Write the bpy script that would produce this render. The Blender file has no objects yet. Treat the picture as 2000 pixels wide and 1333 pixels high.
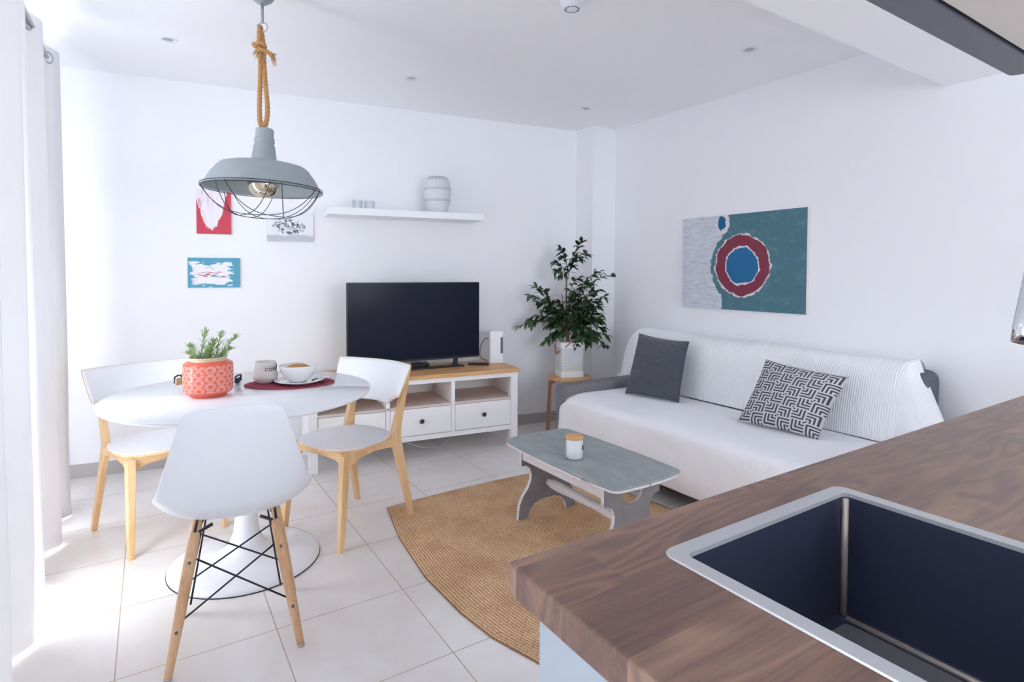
import bpy, bmesh, math, random
from mathutils import Vector, Matrix, noise as mnoise
PI = math.pi
R = math.radians
scene = bpy.context.scene
COL = scene.collection

# ------------------------------------------------------------------ camera
F, CXP, CYP, CH = 1101.3, 1000.0, 564.6, 1.27
PITCH, ROLL, YAW = R(1.58), R(-0.2), R(32.7)
fw = Vector((math.sin(YAW)*math.cos(PITCH), math.cos(YAW)*math.cos(PITCH), -math.sin(PITCH)))
rt = Vector((math.cos(YAW), -math.sin(YAW), 0))
up = rt.cross(fw)
r2 = rt*math.cos(ROLL) - up*math.sin(ROLL)
u2 = rt*math.sin(ROLL) + up*math.cos(ROLL)
cam_d = bpy.data.cameras.new('camera')
cam = bpy.data.objects.new('camera', cam_d); COL.objects.link(cam)
M = Matrix((r2, u2, -fw)).transposed().to_4x4(); M.translation = Vector((0, 0, CH))
cam.matrix_world = M
cam_d.sensor_fit = 'HORIZONTAL'; cam_d.sensor_width = 36.0
cam_d.lens = F/2000*36.0
cam_d.shift_y = -(666.5-CYP)/2000
cam_d.clip_start = 0.02
scene.camera = cam

# ------------------------------------------------------------------ world, sun, exposure
scene.view_settings.view_transform = 'Standard'
scene.view_settings.look = 'None'
scene.view_settings.exposure = 0.64
scene.view_settings.gamma = 1.0
scene.view_settings.use_curve_mapping = False
scene.cycles.max_bounces = 16; scene.cycles.diffuse_bounces = 12; scene.cycles.transmission_bounces = 8
SKY_STRENGTH = 6.0
w = bpy.data.worlds.new('daylight'); scene.world = w; w.use_nodes = True
bg = w.node_tree.nodes['Background']
bg.inputs[0].default_value = (0.86, 0.94, 1.0, 1); bg.inputs[1].default_value = SKY_STRENGTH
sd = bpy.data.lights.new('sun', 'SUN'); so = bpy.data.objects.new('sun', sd); COL.objects.link(so)
sd.energy = 5.0; sd.angle = R(0.6); sd.color = (1.0, 0.96, 0.9)
so.rotation_euler = Vector((1.0, -0.45, -4.3)).to_track_quat('-Z', 'Y').to_euler()
# sky light entering through the window openings
def window_light(name, loc, rot, sx, sy):
    l = bpy.data.lights.new(name, 'AREA'); o = bpy.data.objects.new(name, l); COL.objects.link(o)
    l.shape = 'RECTANGLE'; l.size = sx; l.size_y = sy; l.cycles.is_portal = True
    o.location = loc; o.rotation_euler = rot
WY0, WY1, WZ = 0.6, 3.5, 2.24
window_light('window_portal', (-0.66, (WY0+WY1)/2, WZ/2), (0, R(-90), 0), WZ, WY1-WY0)

KWX0, KWX1, KWZ0, KWZ1 = 0.8, 2.8, 0.7, 2.1
window_light('fill_window_portal', ((KWX0+KWX1)/2, -2.66, (KWZ0+KWZ1)/2), (R(90), 0, 0), KWX1-KWX0, KWZ1-KWZ0)  # portal of an unseen window, added behind the camera for fill

# ------------------------------------------------------------------ material helpers
def srgb(r, g, b):
    f = lambda c: c/12.92 if c <= 0.04045 else ((c+0.055)/1.055)**2.4
    return (f(r/255), f(g/255), f(b/255), 1)
class NT:
    def __init__(s, name, rough=0.5, metal=0.0, spec=None):
        s.m = bpy.data.materials.new(name); s.m.use_nodes = True
        s.t = s.m.node_tree; s.b = s.t.nodes['Principled BSDF']
        s.b.inputs['Roughness'].default_value = rough; s.b.inputs['Metallic'].default_value = metal
        if spec is not None: s.b.inputs['Specular IOR Level'].default_value = spec
    def n(s, typ, ins=None, **kw):
        nd = s.t.nodes.new(typ)
        for k, v in kw.items(): setattr(nd, k, v)
        for k, v in (ins or {}).items(): s.set(nd.inputs[k], v)
        return nd
    def set(s, inp, v):
        if isinstance(v, bpy.types.NodeSocket): s.t.links.new(v, inp)
        else: inp.default_value = v
    def math(s, op, a, b=0.0, c=None):
        nd = s.t.nodes.new('ShaderNodeMath'); nd.operation = op
        s.set(nd.inputs[0], a); s.set(nd.inputs[1], b)
        if c is not None: s.set(nd.inputs[2], c)
        return nd.outputs[0]
    def mix(s, f, a, b):
        nd = s.t.nodes.new('ShaderNodeMix'); nd.data_type = 'RGBA'
        s.set(nd.inputs[0], f); s.set(nd.inputs[6], a); s.set(nd.inputs[7], b)
        return nd.outputs[2]
    def coord(s, which='Object', scale=(1, 1, 1), loc=(0, 0, 0), rot=(0, 0, 0)):
        tc = s.t.nodes.new('ShaderNodeTexCoord')
        mp = s.t.nodes.new('ShaderNodeMapping')
        mp.inputs['Scale'].default_value = scale; mp.inputs['Location'].default_value = loc; mp.inputs['Rotation'].default_value = rot
        s.t.links.new(tc.outputs[which], mp.inputs[0]); return mp.outputs[0]
    def noise(s, vec, scale=5, detail=4, rough=0.5, dist=0.0):
        nd = s.t.nodes.new('ShaderNodeTexNoise'); s.set(nd.inputs['Vector'], vec)
        nd.inputs['Scale'].default_value = scale; nd.inputs['Detail'].default_value = detail
        nd.inputs['Roughness'].default_value = rough; nd.inputs['Distortion'].default_value = dist
        return nd.outputs[0]
    def ramp(s, f, stops, interp='LINEAR'):
        nd = s.t.nodes.new('ShaderNodeValToRGB'); s.set(nd.inputs[0], f); nd.color_ramp.interpolation = interp
        e = nd.color_ramp.elements
        while len(e) < len(stops): e.new(0.5)
        for i, (p, c) in enumerate(stops):
            e[i].position = p; e[i].color = c
        return nd.outputs[0]
    def step(s, f, lo, hi):
        nd = s.t.nodes.new('ShaderNodeMapRange'); nd.clamp = True
        s.set(nd.inputs[0], f); s.set(nd.inputs[1], lo); s.set(nd.inputs[2], hi)
        nd.inputs[3].default_value = 0; nd.inputs[4].default_value = 1
        return nd.outputs[0]
    def base(s, c): s.set(s.b.inputs['Base Color'], c)
    def bump(s, h, strength=0.3, dist=0.002):
        nd = s.t.nodes.new('ShaderNodeBump'); s.set(nd.inputs['Height'], h)
        nd.inputs['Strength'].default_value = strength; nd.inputs['Distance'].default_value = dist
        s.t.links.new(nd.outputs[0], s.b.inputs['Normal'])
    def sep(s, v):
        nd = s.t.nodes.new('ShaderNodeSeparateXYZ'); s.set(nd.inputs[0], v); return nd.outputs
    def comb(s, x=0.0, y=0.0, z=0.0):
        nd = s.t.nodes.new('ShaderNodeCombineXYZ'); s.set(nd.inputs[0], x); s.set(nd.inputs[1], y); s.set(nd.inputs[2], z); return nd.outputs[0]
def plain(name, rgb, rough=0.5, metal=0.0, vary=0.03, nscale=8, bump=0.0, spec=None, bscale=60):
    k = NT(name, rough, metal, spec); v = k.coord()
    c = srgb(*rgb); d = tuple(x*(1-vary*2) for x in c[:3])+(1,)
    k.base(k.mix(k.noise(v, nscale, 3), c, d))
    if bump: k.bump(k.noise(v, bscale, 3), bump, 0.001)
    return k.m
def fabric(name, rgb, rgb2, scale=600, rough=0.9, bump=0.4, mottle=0.4):
    k = NT(name, rough, spec=0.2); v = k.coord()
    a = k.noise(k.coord(scale=(1, 1, 0.15)), scale, 2); b = k.noise(k.coord(scale=(0.15, 0.15, 1)), scale, 2)
    f = k.step(k.math('ADD', a, b), 0.7, 1.3)
    k.base(k.mix(f, srgb(*rgb), srgb(*rgb2))); k.bump(f, bump, 0.001)
    return k.m
def wood(name, dark, light, ax=0, grain=1.0, rough=0.45, rings=6):
    k = NT(name, rough)
    sc = [9, 9, 9]; sc[ax] = 0.9
    v = k.coord(scale=tuple(x*grain for x in sc))
    n1 = k.noise(v, 2.0, 3, 0.5, 0.3)
    lines = k.math('SINE', k.math('MULTIPLY', n1, rings*6.0))
    fine = k.noise(k.coord(scale=tuple((x*8 if i != ax else x*2) for i, x in enumerate(sc))), 3, 3)
    f = k.math('ADD', k.math('MULTIPLY', lines, 0.22), fine)
    k.base(k.mix(k.step(f, 0.2, 0.85), srgb(*light), srgb(*dark)))
    k.bump(fine, 0.08, 0.001)
    return k.m

# ------------------------------------------------------------------ materials
MAT = {}
MAT['wall'] = plain('wall_paint', (243, 243, 246), 0.85, vary=0.006, bump=0.05, bscale=120, spec=0.2)
MAT['ceiling'] = plain('ceiling_paint', (245, 245, 248), 0.9, vary=0.004, spec=0.2)
MAT['white_paint'] = plain('white_paint', (247, 247, 249), 0.35, vary=0.01)
MAT['white_laminate'] = plain('white_laminate', (236, 238, 243), 0.22, vary=0.004)
MAT['white_table'] = plain('white_tabletop', (238, 239, 243), 0.16, vary=0.004)
MAT['white_plastic'] = plain('white_plastic', (234, 237, 243), 0.3, vary=0.004)
MAT['white_metal'] = plain('white_metal', (238, 238, 240), 0.3, vary=0.01)
MAT['seat_white'] = plain('seat_white', (242, 243, 247), 0.35, vary=0.004)
MAT['black'] = plain('black_metal', (44, 48, 58), 0.4)
MAT['black_plastic'] = plain('black_plastic', (28, 30, 40), 0.35)
MAT['screen'] = plain('tv_screen', (22, 25, 42), 0.2, vary=0.0, spec=0.12)
MAT['chrome'] = plain('chrome', (225, 226, 230), 0.12, 1.0, vary=0)
MAT['steel'] = plain('brushed_steel', (190, 190, 192), 0.35, 1.0, vary=0.02)
MAT['rim_steel'] = plain('rim_steel', (196, 197, 200), 0.42, 0.6, vary=0.01)
MAT['basin'] = plain('dark_steel', (60, 63, 84), 0.36, 0.4, vary=0.03)
MAT['grey_steel'] = plain('grey_steel', (104, 106, 116), 0.45, 0.3, vary=0.02)
MAT['basin_floor'] = plain('satin_steel', (128, 128, 134), 0.4, 0.3)
MAT['fillet_glint'] = plain('fillet_highlight', (196, 184, 176), 0.35, 0.35)  # pale tone stands in for the highlights on the basin fillets
MAT['hood_panel'] = plain('hood_panel', (212, 206, 200), 0.4)
MAT['grille'] = plain('grille', (96, 100, 112), 0.5)
MAT['birch'] = wood('birch', (214, 172, 120), (236, 200, 154), 2, rough=0.4, rings=2)
MAT['birch_x'] = wood('birch_x', (214, 172, 120), (236, 200, 154), 0, rough=0.4, rings=2)
MAT['beech'] = wood('beech', (196, 150, 108), (226, 186, 146), 2, rough=0.45, rings=2)
MAT['pine'] = wood('oiled_pine', (196, 140, 84), (226, 178, 124), 0, rough=0.4, rings=3)
MAT['stool_wood'] = wood('stool_wood', (196, 150, 96), (222, 180, 130), 0, rough=0.5, rings=2)
MAT['stool_leg'] = wood('stool_leg_wood', (160, 112, 84), (184, 136, 106), 2, rough=0.5, rings=2)
MAT['lid'] = wood('bamboo', (206, 150, 92), (228, 176, 120), 0, rough=0.5, rings=2)
MAT['leather'] = plain('leather', (176, 118, 84), 0.6)
MAT['niche'] = plain('niche_wood', (218, 206, 200), 0.5)
MAT['grout'] = plain('baseboard_grout', (90, 84, 88), 0.8)
MAT['shelf'] = plain('shelf_white', (238, 240, 242), 0.4, vary=0.0)
MAT['zinc'] = plain('zinc_grey', (158, 166, 170), 0.55, 0.0, vary=0.06, nscale=14, bump=0.15)
MAT['zinc_in'] = plain('zinc_grey_inner', (158, 168, 170), 0.6, vary=0.04)
MAT['rod'] = plain('grey_rod', (160, 168, 176), 0.4, 0.3)
MAT['wire'] = plain('dark_wire', (52, 56, 68), 0.45, 0.4)
MAT['bulb'] = plain('mirror_bulb', (214, 204, 184), 0.08, 1.0, vary=0)
MAT['soil'] = plain('soil', (70, 58, 48), 0.9, vary=0.2, bump=0.6)
MAT['trunk'] = plain('trunk_bark', (126, 104, 88), 0.8, vary=0.15)
MAT['mug'] = plain('stoneware', (214, 208, 206), 0.35, vary=0.02)
MAT['ceramic'] = plain('white_ceramic', (236, 236, 238), 0.12, vary=0.0)
MAT['spoon'] = plain('spoon_black', (40, 38, 44), 0.4)
MAT['ink'] = plain('black_print', (40, 38, 44), 0.6)
MAT['granola'] = plain('granola', (206, 148, 92), 0.8, vary=0.25, nscale=120, bump=0.8)
MAT['wax'] = plain('candle_glass', (222, 226, 228), 0.1, vary=0.02)
MAT['brass'] = plain('cream_rim', (218, 206, 178), 0.25, 0.0)
MAT['cord_white'] = plain('white_cord', (210, 212, 218), 0.5)
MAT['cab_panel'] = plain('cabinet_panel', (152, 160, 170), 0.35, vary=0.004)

# floor tiles
k = NT('floor_tiles', 0.3)
v = k.coord(loc=(0, 0, 0))
TX, TY, X0, Y0 = 0.4735, 0.4470, -0.108, 1.663
s = k.sep(v)
fx = k.math('FRACT', k.math('DIVIDE', k.math('SUBTRACT', s[0], X0-40*TX), TX))
fy = k.math('FRACT', k.math('DIVIDE', k.math('SUBTRACT', s[1], Y0-40*TY), TY))
dx = k.math('MULTIPLY', k.math('MINIMUM', fx, k.math('SUBTRACT', 1.0, fx)), TX)
dy = k.math('MULTIPLY', k.math('MINIMUM', fy, k.math('SUBTRACT', 1.0, fy)), TY)
d = k.math('MINIMUM', dx, dy)
gr = k.step(d, 0.0014, 0.0022)
tone = k.noise(v, 2.2, 4, 0.6, 0.5)
tile = k.mix(k.step(tone, 0.35, 0.68), srgb(236, 233, 232), srgb(224, 217, 212))
k.base(k.mix(gr, srgb(188, 170, 150), tile))
k.set(k.b.inputs['Roughness'], k.math('ADD', k.math('MULTIPLY', k.math('SUBTRACT', 1.0, gr), 0.5), 0.3))
k.bump(gr, 0.4, 0.001)
MAT['floor'] = k.m
# skirting tiles
k = NT('skirting_tile', 0.35); k.base(k.mix(k.noise(k.coord(), 6, 3), srgb(190, 186, 184), srgb(172, 168, 168))); MAT['skirting'] = k.m
# walnut butcher block
k = NT('walnut_block', 0.36)
v = k.coord()
s = k.sep(v)
row = k.math('FLOOR', k.math('DIVIDE', k.math('ADD', s[1], 5.003), 0.098))
off = k.math('FRACT', k.math('MULTIPLY', k.math('SINE', k.math('MULTIPLY', row, 12.9898)), 43.7))
seg = k.math('FLOOR', k.math('ADD', k.math('DIVIDE', s[0], 1.05), k.math('MULTIPLY', off, 7.0)))
idn = k.math('FRACT', k.math('MULTIPLY', k.math('SINE', k.math('ADD', k.math('MULTIPLY', row, 78.233), k.math('MULTIPLY', seg, 37.719))), 437.5))
vv = k.comb(k.math('ADD', k.math('MULTIPLY', s[0], 1.0), k.math('MULTIPLY', idn, 17.0)), k.math('ADD', k.math('MULTIPLY', s[1], 5.0), k.math('MULTIPLY', idn, 31.0)), s[2])
n1 = k.noise(vv, 1.7, 2, 0.4, 0.6)
rings = k.math('SINE', k.math('MULTIPLY', n1, 75.0))
vf = k.comb(k.math('MULTIPLY', s[0], 6.0), k.math('ADD', k.math('MULTIPLY', s[1], 160.0), k.math('MULTIPLY', idn, 50.0)), k.math('MULTIPLY', s[2], 60.0))
fine = k.noise(vf, 1.0, 4, 0.65, 0.2)
f = k.math('ADD', k.math('ADD', k.math('MULTIPLY', rings, 0.13), k.math('MULTIPLY', fine, 0.65)), k.math('MULTIPLY', k.noise(vv, 3.5, 3), 0.35))
c1 = k.mix(idn, srgb(124, 94, 78), srgb(144, 112, 94))
c2 = k.mix(idn, srgb(82, 60, 58), srgb(98, 74, 68))
k.base(k.mix(k.step(f, 0.32, 0.8), c1, c2))
k.bump(fine, 0.12, 0.0006)
MAT['walnut'] = k.m
# jute rug : rows follow the nearest edge (uv holds metres from the centre)
k = NT('jute', 0.95, spec=0.1)
RUGW, RUGH = 1.38, 2.3
tc = k.t.nodes.new('ShaderNodeUVMap'); uvs = k.sep(tc.outputs[0])
ax_, ay_ = k.math('ABSOLUTE', uvs[0]), k.math('ABSOLUTE', uvs[1])
ex, ey = k.math('SUBTRACT', RUGW/2, ax_), k.math('SUBTRACT', RUGH/2, ay_)
d = k.math('MINIMUM', ex, ey); lt = k.math('LESS_THAN', ex, ey)
along = k.math('ADD', k.math('MULTIPLY', lt, uvs[1]), k.math('MULTIPLY', k.math('SUBTRACT', 1.0, lt), uvs[0]))
rowi = k.math('FLOOR', k.math('DIVIDE', d, 0.0135)); fr = k.math('FRACT', k.math('DIVIDE', d, 0.0135))
prof = k.math('SINE', k.math('MULTIPLY', fr, PI))
braid = k.math('SINE', k.math('ADD', k.math('MULTIPLY', along, 480.0), k.math('ADD', k.math('MULTIPLY', rowi, 2.1), k.math('MULTIPLY', fr, 5.0))))
n_ = k.noise(k.comb(k.math('MULTIPLY', along, 50.0), k.math('MULTIPLY', rowi, 3.7), 0.0), 1.5, 3)
big = k.noise(tc.outputs[0], 5, 4, 0.6)
sh = k.math('ADD', k.math('MULTIPLY', prof, 0.75), k.math('ADD', k.math('MULTIPLY', braid, 0.12), k.math('MULTIPLY', n_, 0.35)))
colr = k.mix(k.step(n_, 0.3, 0.75), srgb(248, 214, 172), srgb(228, 186, 146))
colr = k.mix(k.step(big, 0.42, 0.7), colr, srgb(216, 172, 136))
fl = k.step(k.noise(k.comb(k.math('MULTIPLY', along, 90.0), k.math('MULTIPLY', d, 170.0), 0.0), 1.0, 3), 0.56, 0.70)
k.base(k.mix(k.math('MULTIPLY', fl, 0.8), k.mix(k.step(sh, 0.05, 0.6), srgb(140, 98, 68), colr), srgb(130, 88, 62)))
k.bump(sh, 0.8, 0.007)
MAT['jute'] = k.m
# rope
k = NT('rope_fibre', 0.9, spec=0.1); k.base(k.mix(k.noise(k.coord(scale=(1, 1, .4)), 160, 3), srgb(214, 172, 122), srgb(160, 112, 70))); MAT['rope'] = k.m
# white ribbed cloth (uv: x along, y across in metres)
def cloth(name, c, rib, depth, axis=0, strength=0.35, transl=0.0):
    k = NT(name, 0.9, spec=0.15)
    uv = k.t.nodes.new('ShaderNodeUVMap').outputs[0]; s = k.sep(uv)
    r_ = k.math('SINE', k.math('MULTIPLY', s[axis], 2*PI/rib))
    n_ = k.noise(uv, 220, 2)
    k.base(k.mix(k.noise(uv, 6, 3), srgb(*c), tuple(x*0.96 for x in srgb(*c)[:3])+(1,)))
    k.bump(k.math('ADD', r_, n_), strength, depth)
    if transl:
        tr = k.t.nodes.new('ShaderNodeBsdfTranslucent'); tr.inputs[0].default_value = srgb(*c)
        mx = k.t.nodes.new('ShaderNodeMixShader'); mx.inputs[0].default_value = transl
        out = k.t.nodes['Material Output']
        k.t.links.new(k.b.outputs[0], mx.inputs[1]); k.t.links.new(tr.outputs[0], mx.inputs[2]); k.t.links.new(mx.outputs[0], out.inputs[0])
    return k.m
MAT['throw_seat'] = cloth('white_bedspread', (248, 248, 251), 0.012, 0.0008, 0)
MAT['throw_back'] = cloth('white_ribbed_throw', (248, 249, 251), 0.013, 0.003, 0, 0.42)
MAT['curtain'] = cloth('curtain_linen', (240, 239, 240), 0.004, 0.0002, 0, 0.2, 0.15)
MAT['sofa'] = fabric('grey_weave', (148, 145, 150), (104, 102, 110), 420)
MAT['sofa_dark'] = fabric('dark_grey_weave', (118, 118, 128), (84, 84, 94), 420)
MAT['placemat'] = fabric('red_placemat', (164, 78, 92), (134, 58, 72), 300)
# corduroy cushion
k = NT('grey_velvet', 0.75, spec=0.3); uv = k.t.nodes.new('ShaderNodeUVMap').outputs[0]; s = k.sep(uv)
r_ = k.math('SINE', k.math('ADD', k.math('MULTIPLY', s[1], 2*PI*34), k.math('MULTIPLY', k.noise(uv, 3, 2), 5.0)))
k.base(k.mix(k.step(r_, -1.0, 1.0), srgb(64, 68, 80), srgb(88, 90, 102))); k.bump(r_, 0.6, 0.003)
k.b.inputs['Sheen Weight'].default_value = 0.3
MAT['velvet'] = k.m
# geometric cushion
k = NT('geometric_weave', 0.9, spec=0.15); uv = k.t.nodes.new('ShaderNodeUVMap').outputs[0]
s = k.sep(uv)
N = 6.0
a0 = k.math('MULTIPLY', s[0], N); b0 = k.math('MULTIPLY', s[1], N)
ia, ib = k.math('FLOOR', a0), k.math('FLOOR', b0)
fa, fb = k.math('FRACT', a0), k.math('FRACT', b0)
pu = k.math('MODULO', ib, 2.0); pv_ = k.math('MODULO', ia, 2.0)
# orientation alternates on the checkerboard: corner top-right or bottom-left
ga = k.math('ADD', k.math('MULTIPLY', pu, fa), k.math('MULTIPLY', k.math('SUBTRACT', 1.0, pu), k.math('SUBTRACT', 1.0, fa)))
gb = k.math('ADD', k.math('MULTIPLY', pv_, fb), k.math('MULTIPLY', k.math('SUBTRACT', 1.0, pv_), k.math('SUBTRACT', 1.0, fb)))
mx_ = k.math('MAXIMUM', ga, gb)
st = k.math('SINE', k.math('MULTIPLY', mx_, 2*PI*4.0))
k.base(k.mix(k.step(st, -0.25, 0.25), srgb(204, 202, 204), srgb(80, 82, 90)))
k.bump(st, 0.25, 0.002)
MAT['geo'] = k.m
# leaves
k = NT('ficus_leaf', 0.3, spec=0.5)
k.base(k.mix(k.step(k.noise(k.coord(), 14, 2), 0.38, 0.68), srgb(34, 58, 46), srgb(76, 108, 62))); MAT['leaf'] = k.m
k = NT('rosemary_leaf', 0.6); k.base(k.mix(k.noise(k.coord(), 40, 2), srgb(184, 204, 146), srgb(126, 160, 102))); MAT['herb'] = k.m
# coffee table paints
k = NT('chalk_grey_top', 0.42); n_ = k.noise(k.coord(scale=(3, 1, 1)), 7, 4, 0.6, 0.6)
k.base(k.mix(k.step(n_, 0.3, 0.7), srgb(138, 146, 148), srgb(164, 171, 170))); MAT['ct_top'] = k.m
k = NT('distressed_white', 0.6); n_ = k.noise(k.coord(scale=(8, 1, 8)), 5, 5, 0.7)
k.base(k.mix(k.step(n_, 0.56, 0.68), srgb(226, 222, 226), srgb(150, 142, 148))); MAT['ct_white'] = k.m
k = NT('chalk_grey_leg', 0.6); n_ = k.noise(k.coord(), 12, 4, 0.6)
k.base(k.mix(n_, srgb(112, 108, 116), srgb(146, 144, 148))); MAT['ct_leg'] = k.m
# coral pot with star cut pattern
k = NT('coral_glaze', 0.25)
tc = k.t.nodes.new('ShaderNodeTexCoord'); s = k.sep(tc.outputs['Object'])
ang = k.math('DIVIDE', k.math('ARCTAN2', s[1], s[0]), 2*PI)
cu = k.math('MULTIPLY', ang, 14.0); cv = k.math('DIVIDE', s[2], 0.034)
colodd = k.math('MODULO', k.math('FLOOR', k.math('ADD', cu, 20.0)), 2.0)
fu = k.math('SUBTRACT', k.math('FRACT', k.math('ADD', cu, 20.0)), 0.5)
fv = k.math('SUBTRACT', k.math('FRACT', k.math('ADD', cv, k.math('MULTIPLY', colodd, 0.5))), 0.5)
th = k.math('ARCTAN2', fv, fu); rr = k.math('SQRT', k.math('ADD', k.math('MULTIPLY', fu, fu), k.math('MULTIPLY', fv, fv)))
pet = k.math('SINE', k.math('MULTIPLY', th, 14.0))
pm = k.math('MULTIPLY', k.step(pet, 0.1, 0.5), k.math('MULTIPLY', k.step(rr, 0.19, 0.22), k.math('SUBTRACT', 1.0, k.step(rr, 0.5, 0.53))))
band = k.math('MULTIPLY', k.step(s[2], 0.022, 0.024), k.math('SUBTRACT', 1.0, k.step(s[2], 0.134, 0.136)))
pm = k.math('MULTIPLY', pm, band)
k.base(k.mix(pm, srgb(228, 104, 84), srgb(252, 206, 194))); k.bump(k.math('SUBTRACT', 1.0, pm), 0.5, 0.004)
MAT['coral'] = k.m
# patterned white vase
k = NT('white_openwork', 0.6)
tc = k.t.nodes.new('ShaderNodeTexCoord'); s = k.sep(tc.outputs['Object'])
ang = k.math('ARCTAN2', s[1], s[0])
z1 = k.math('MULTIPLY', s[2], 520.0)
cr = k.math('MULTIPLY', k.math('SINE', k.math('ADD', k.math('MULTIPLY', ang, 44.0), z1)), k.math('SINE', k.math('SUBTRACT', k.math('MULTIPLY', ang, 44.0), z1)))
def zband(a, b): return k.math('MULTIPLY', k.step(s[2], a, a+0.001), k.math('SUBTRACT', 1.0, k.step(s[2], b, b+0.001)))
bn = k.math('MAXIMUM', k.math('MAXIMUM', zband(0.085, 0.105), zband(0.168, 0.19)), zband(0.248, 0.27))
k.base(k.mix(bn, k.mix(k.step(cr, 0.0, 0.3), srgb(234, 235, 238), srgb(176, 176, 184)), srgb(196, 196, 204)))
k.bump(cr, -0.4, 0.002)
MAT['vase'] = k.m
# printed white tin
k = NT('printed_tin', 0.45)
tc = k.t.nodes.new('ShaderNodeTexCoord'); s = k.sep(tc.outputs['Object'])
ln = k.step(k.math('SINE', k.math('MULTIPLY', s[2], 420.0)), 0.2, 0.6)
zb = k.math('MULTIPLY', k.step(s[2], 0.05, 0.052), k.math('SUBTRACT', 1.0, k.step(s[2], 0.235, 0.237)))
nn = k.noise(tc.outputs['Object'], 16, 3)
cc = k.mix(k.step(nn, 0.45, 0.6), srgb(214, 218, 226), srgb(220, 219, 208))
cc = k.mix(k.math('MULTIPLY', ln, 0.45), cc, srgb(176, 178, 184))
k.base(k.mix(zb, srgb(236, 236, 238), cc)); MAT['tin'] = k.m
# glass
k = NT('clear_glass', 0.02); k.base(srgb(235, 238, 242))
tr = k.t.nodes.new('ShaderNodeBsdfTransparent'); tr.inputs[0].default_value = (0.97, 0.98, 0.99, 1)
mx = k.t.nodes.new('ShaderNodeMixShader'); fr_n = k.t.nodes.new('ShaderNodeFresnel'); fr_n.inputs[0].default_value = 1.45
k.t.links.new(k.math('ADD', k.math('MULTIPLY', fr_n.outputs[0], 0.5), 0.01), mx.inputs[0])
k.t.links.new(tr.outputs[0], mx.inputs[1]); k.t.links.new(k.b.outputs[0], mx.inputs[2]); k.t.links.new(mx.outputs[0], k.t.nodes['Material Output'].inputs[0])
MAT['glass'] = k.m

# paintings (uv 0..1)
def art(name):
    k = NT(name, 0.6, spec=0.3); uv = k.t.nodes.new('ShaderNodeUVMap').outputs[0]
    return k, uv, k.sep(uv)
k, uv, s = art('circle_painting')
wob = k.math('MULTIPLY', k.math('SUBTRACT', k.noise(uv, 9, 3, 0.6), 0.5), 0.05)
wob2 = k.math('MULTIPLY', k.math('SUBTRACT', k.noise(uv, 16, 4, 0.7), 0.5), 0.06)
X = k.math('MULTIPLY', s[0], 0.95); Y = k.math('MULTIPLY', s[1], 0.655)
def dist(cx, cy, sx=1.0): 
    a = k.math('MULTIPLY', k.math('SUBTRACT', X, cx), sx); b = k.math('SUBTRACT', Y, cy)
    return k.math('SQRT', k.math('ADD', k.math('MULTIPLY', a, a), k.math('MULTIPLY', b, b)))
r_ = k.math('ADD', dist(0.50, 0.305), wob)
teal = k.mix(k.step(k.noise(uv, 12, 5, 0.7), 0.52, 0.75), srgb(78, 118, 132), srgb(104, 140, 150))
greyw = k.mix(k.step(k.noise(k.comb(k.math('MULTIPLY', s[0], 2.0), k.math('MULTIPLY', s[1], 9.0), 0.0), 6, 5, 0.7, 0.8), 0.42, 0.72), srgb(214, 218, 226), srgb(168, 176, 188))
# left field edge: distance from the circle centre, opening towards the left
edge = k.math('ADD', k.math('ADD', dist(0.52, 0.30), wob2), 0.0)
left = k.math('MULTIPLY', k.step(edge, 0.262, 0.268), k.math('SUBTRACT', 1.0, k.step(k.math('ADD', X, wob2), 0.345, 0.35)))
col_ = k.mix(left, teal, greyw)
ivory = srgb(222, 214, 216)
col_ = k.mix(k.math('SUBTRACT', 1.0, k.step(k.math('ADD', r_, wob2), 0.211, 0.215)), col_, ivory)
col_ = k.mix(k.math('SUBTRACT', 1.0, k.step(r_, 0.202, 0.204)), col_, srgb(130, 56, 74))
col_ = k.mix(k.math('SUBTRACT', 1.0, k.step(k.math('ADD', r_, k.math('MULTIPLY', wob2, 0.5)), 0.132, 0.134)), col_, ivory)
col_ = k.mix(k.math('SUBTRACT', 1.0, k.step(r_, 0.123, 0.125)), col_, srgb(36, 106, 152))
db = k.math('ADD', dist(0.355, 0.60, 1.6), wob2)
col_ = k.mix(k.math('SUBTRACT', 1.0, k.step(db, 0.075, 0.078)), col_, ivory)
col_ = k.mix(k.math('SUBTRACT', 1.0, k.step(k.math('ADD', dist(0.34, 0.60, 1.6), wob2), 0.050, 0.053)), col_, srgb(20, 96, 142))
k.base(col_); MAT['art_circle'] = k.m
k, uv, s = art('red_painting')
nz = k.math('MULTIPLY', k.math('SUBTRACT', k.noise(k.comb(k.math('MULTIPLY', s[0], 6.0), k.math('MULTIPLY', s[1], 1.6), 0.0), 2, 4, 0.7), 0.5), 0.35)
streak = k.step(k.noise(k.comb(k.math('MULTIPLY', s[0], 9.0), k.math('MULTIPLY', s[1], 1.2), 3.0), 2, 4, 0.6), 0.58, 0.62)
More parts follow.
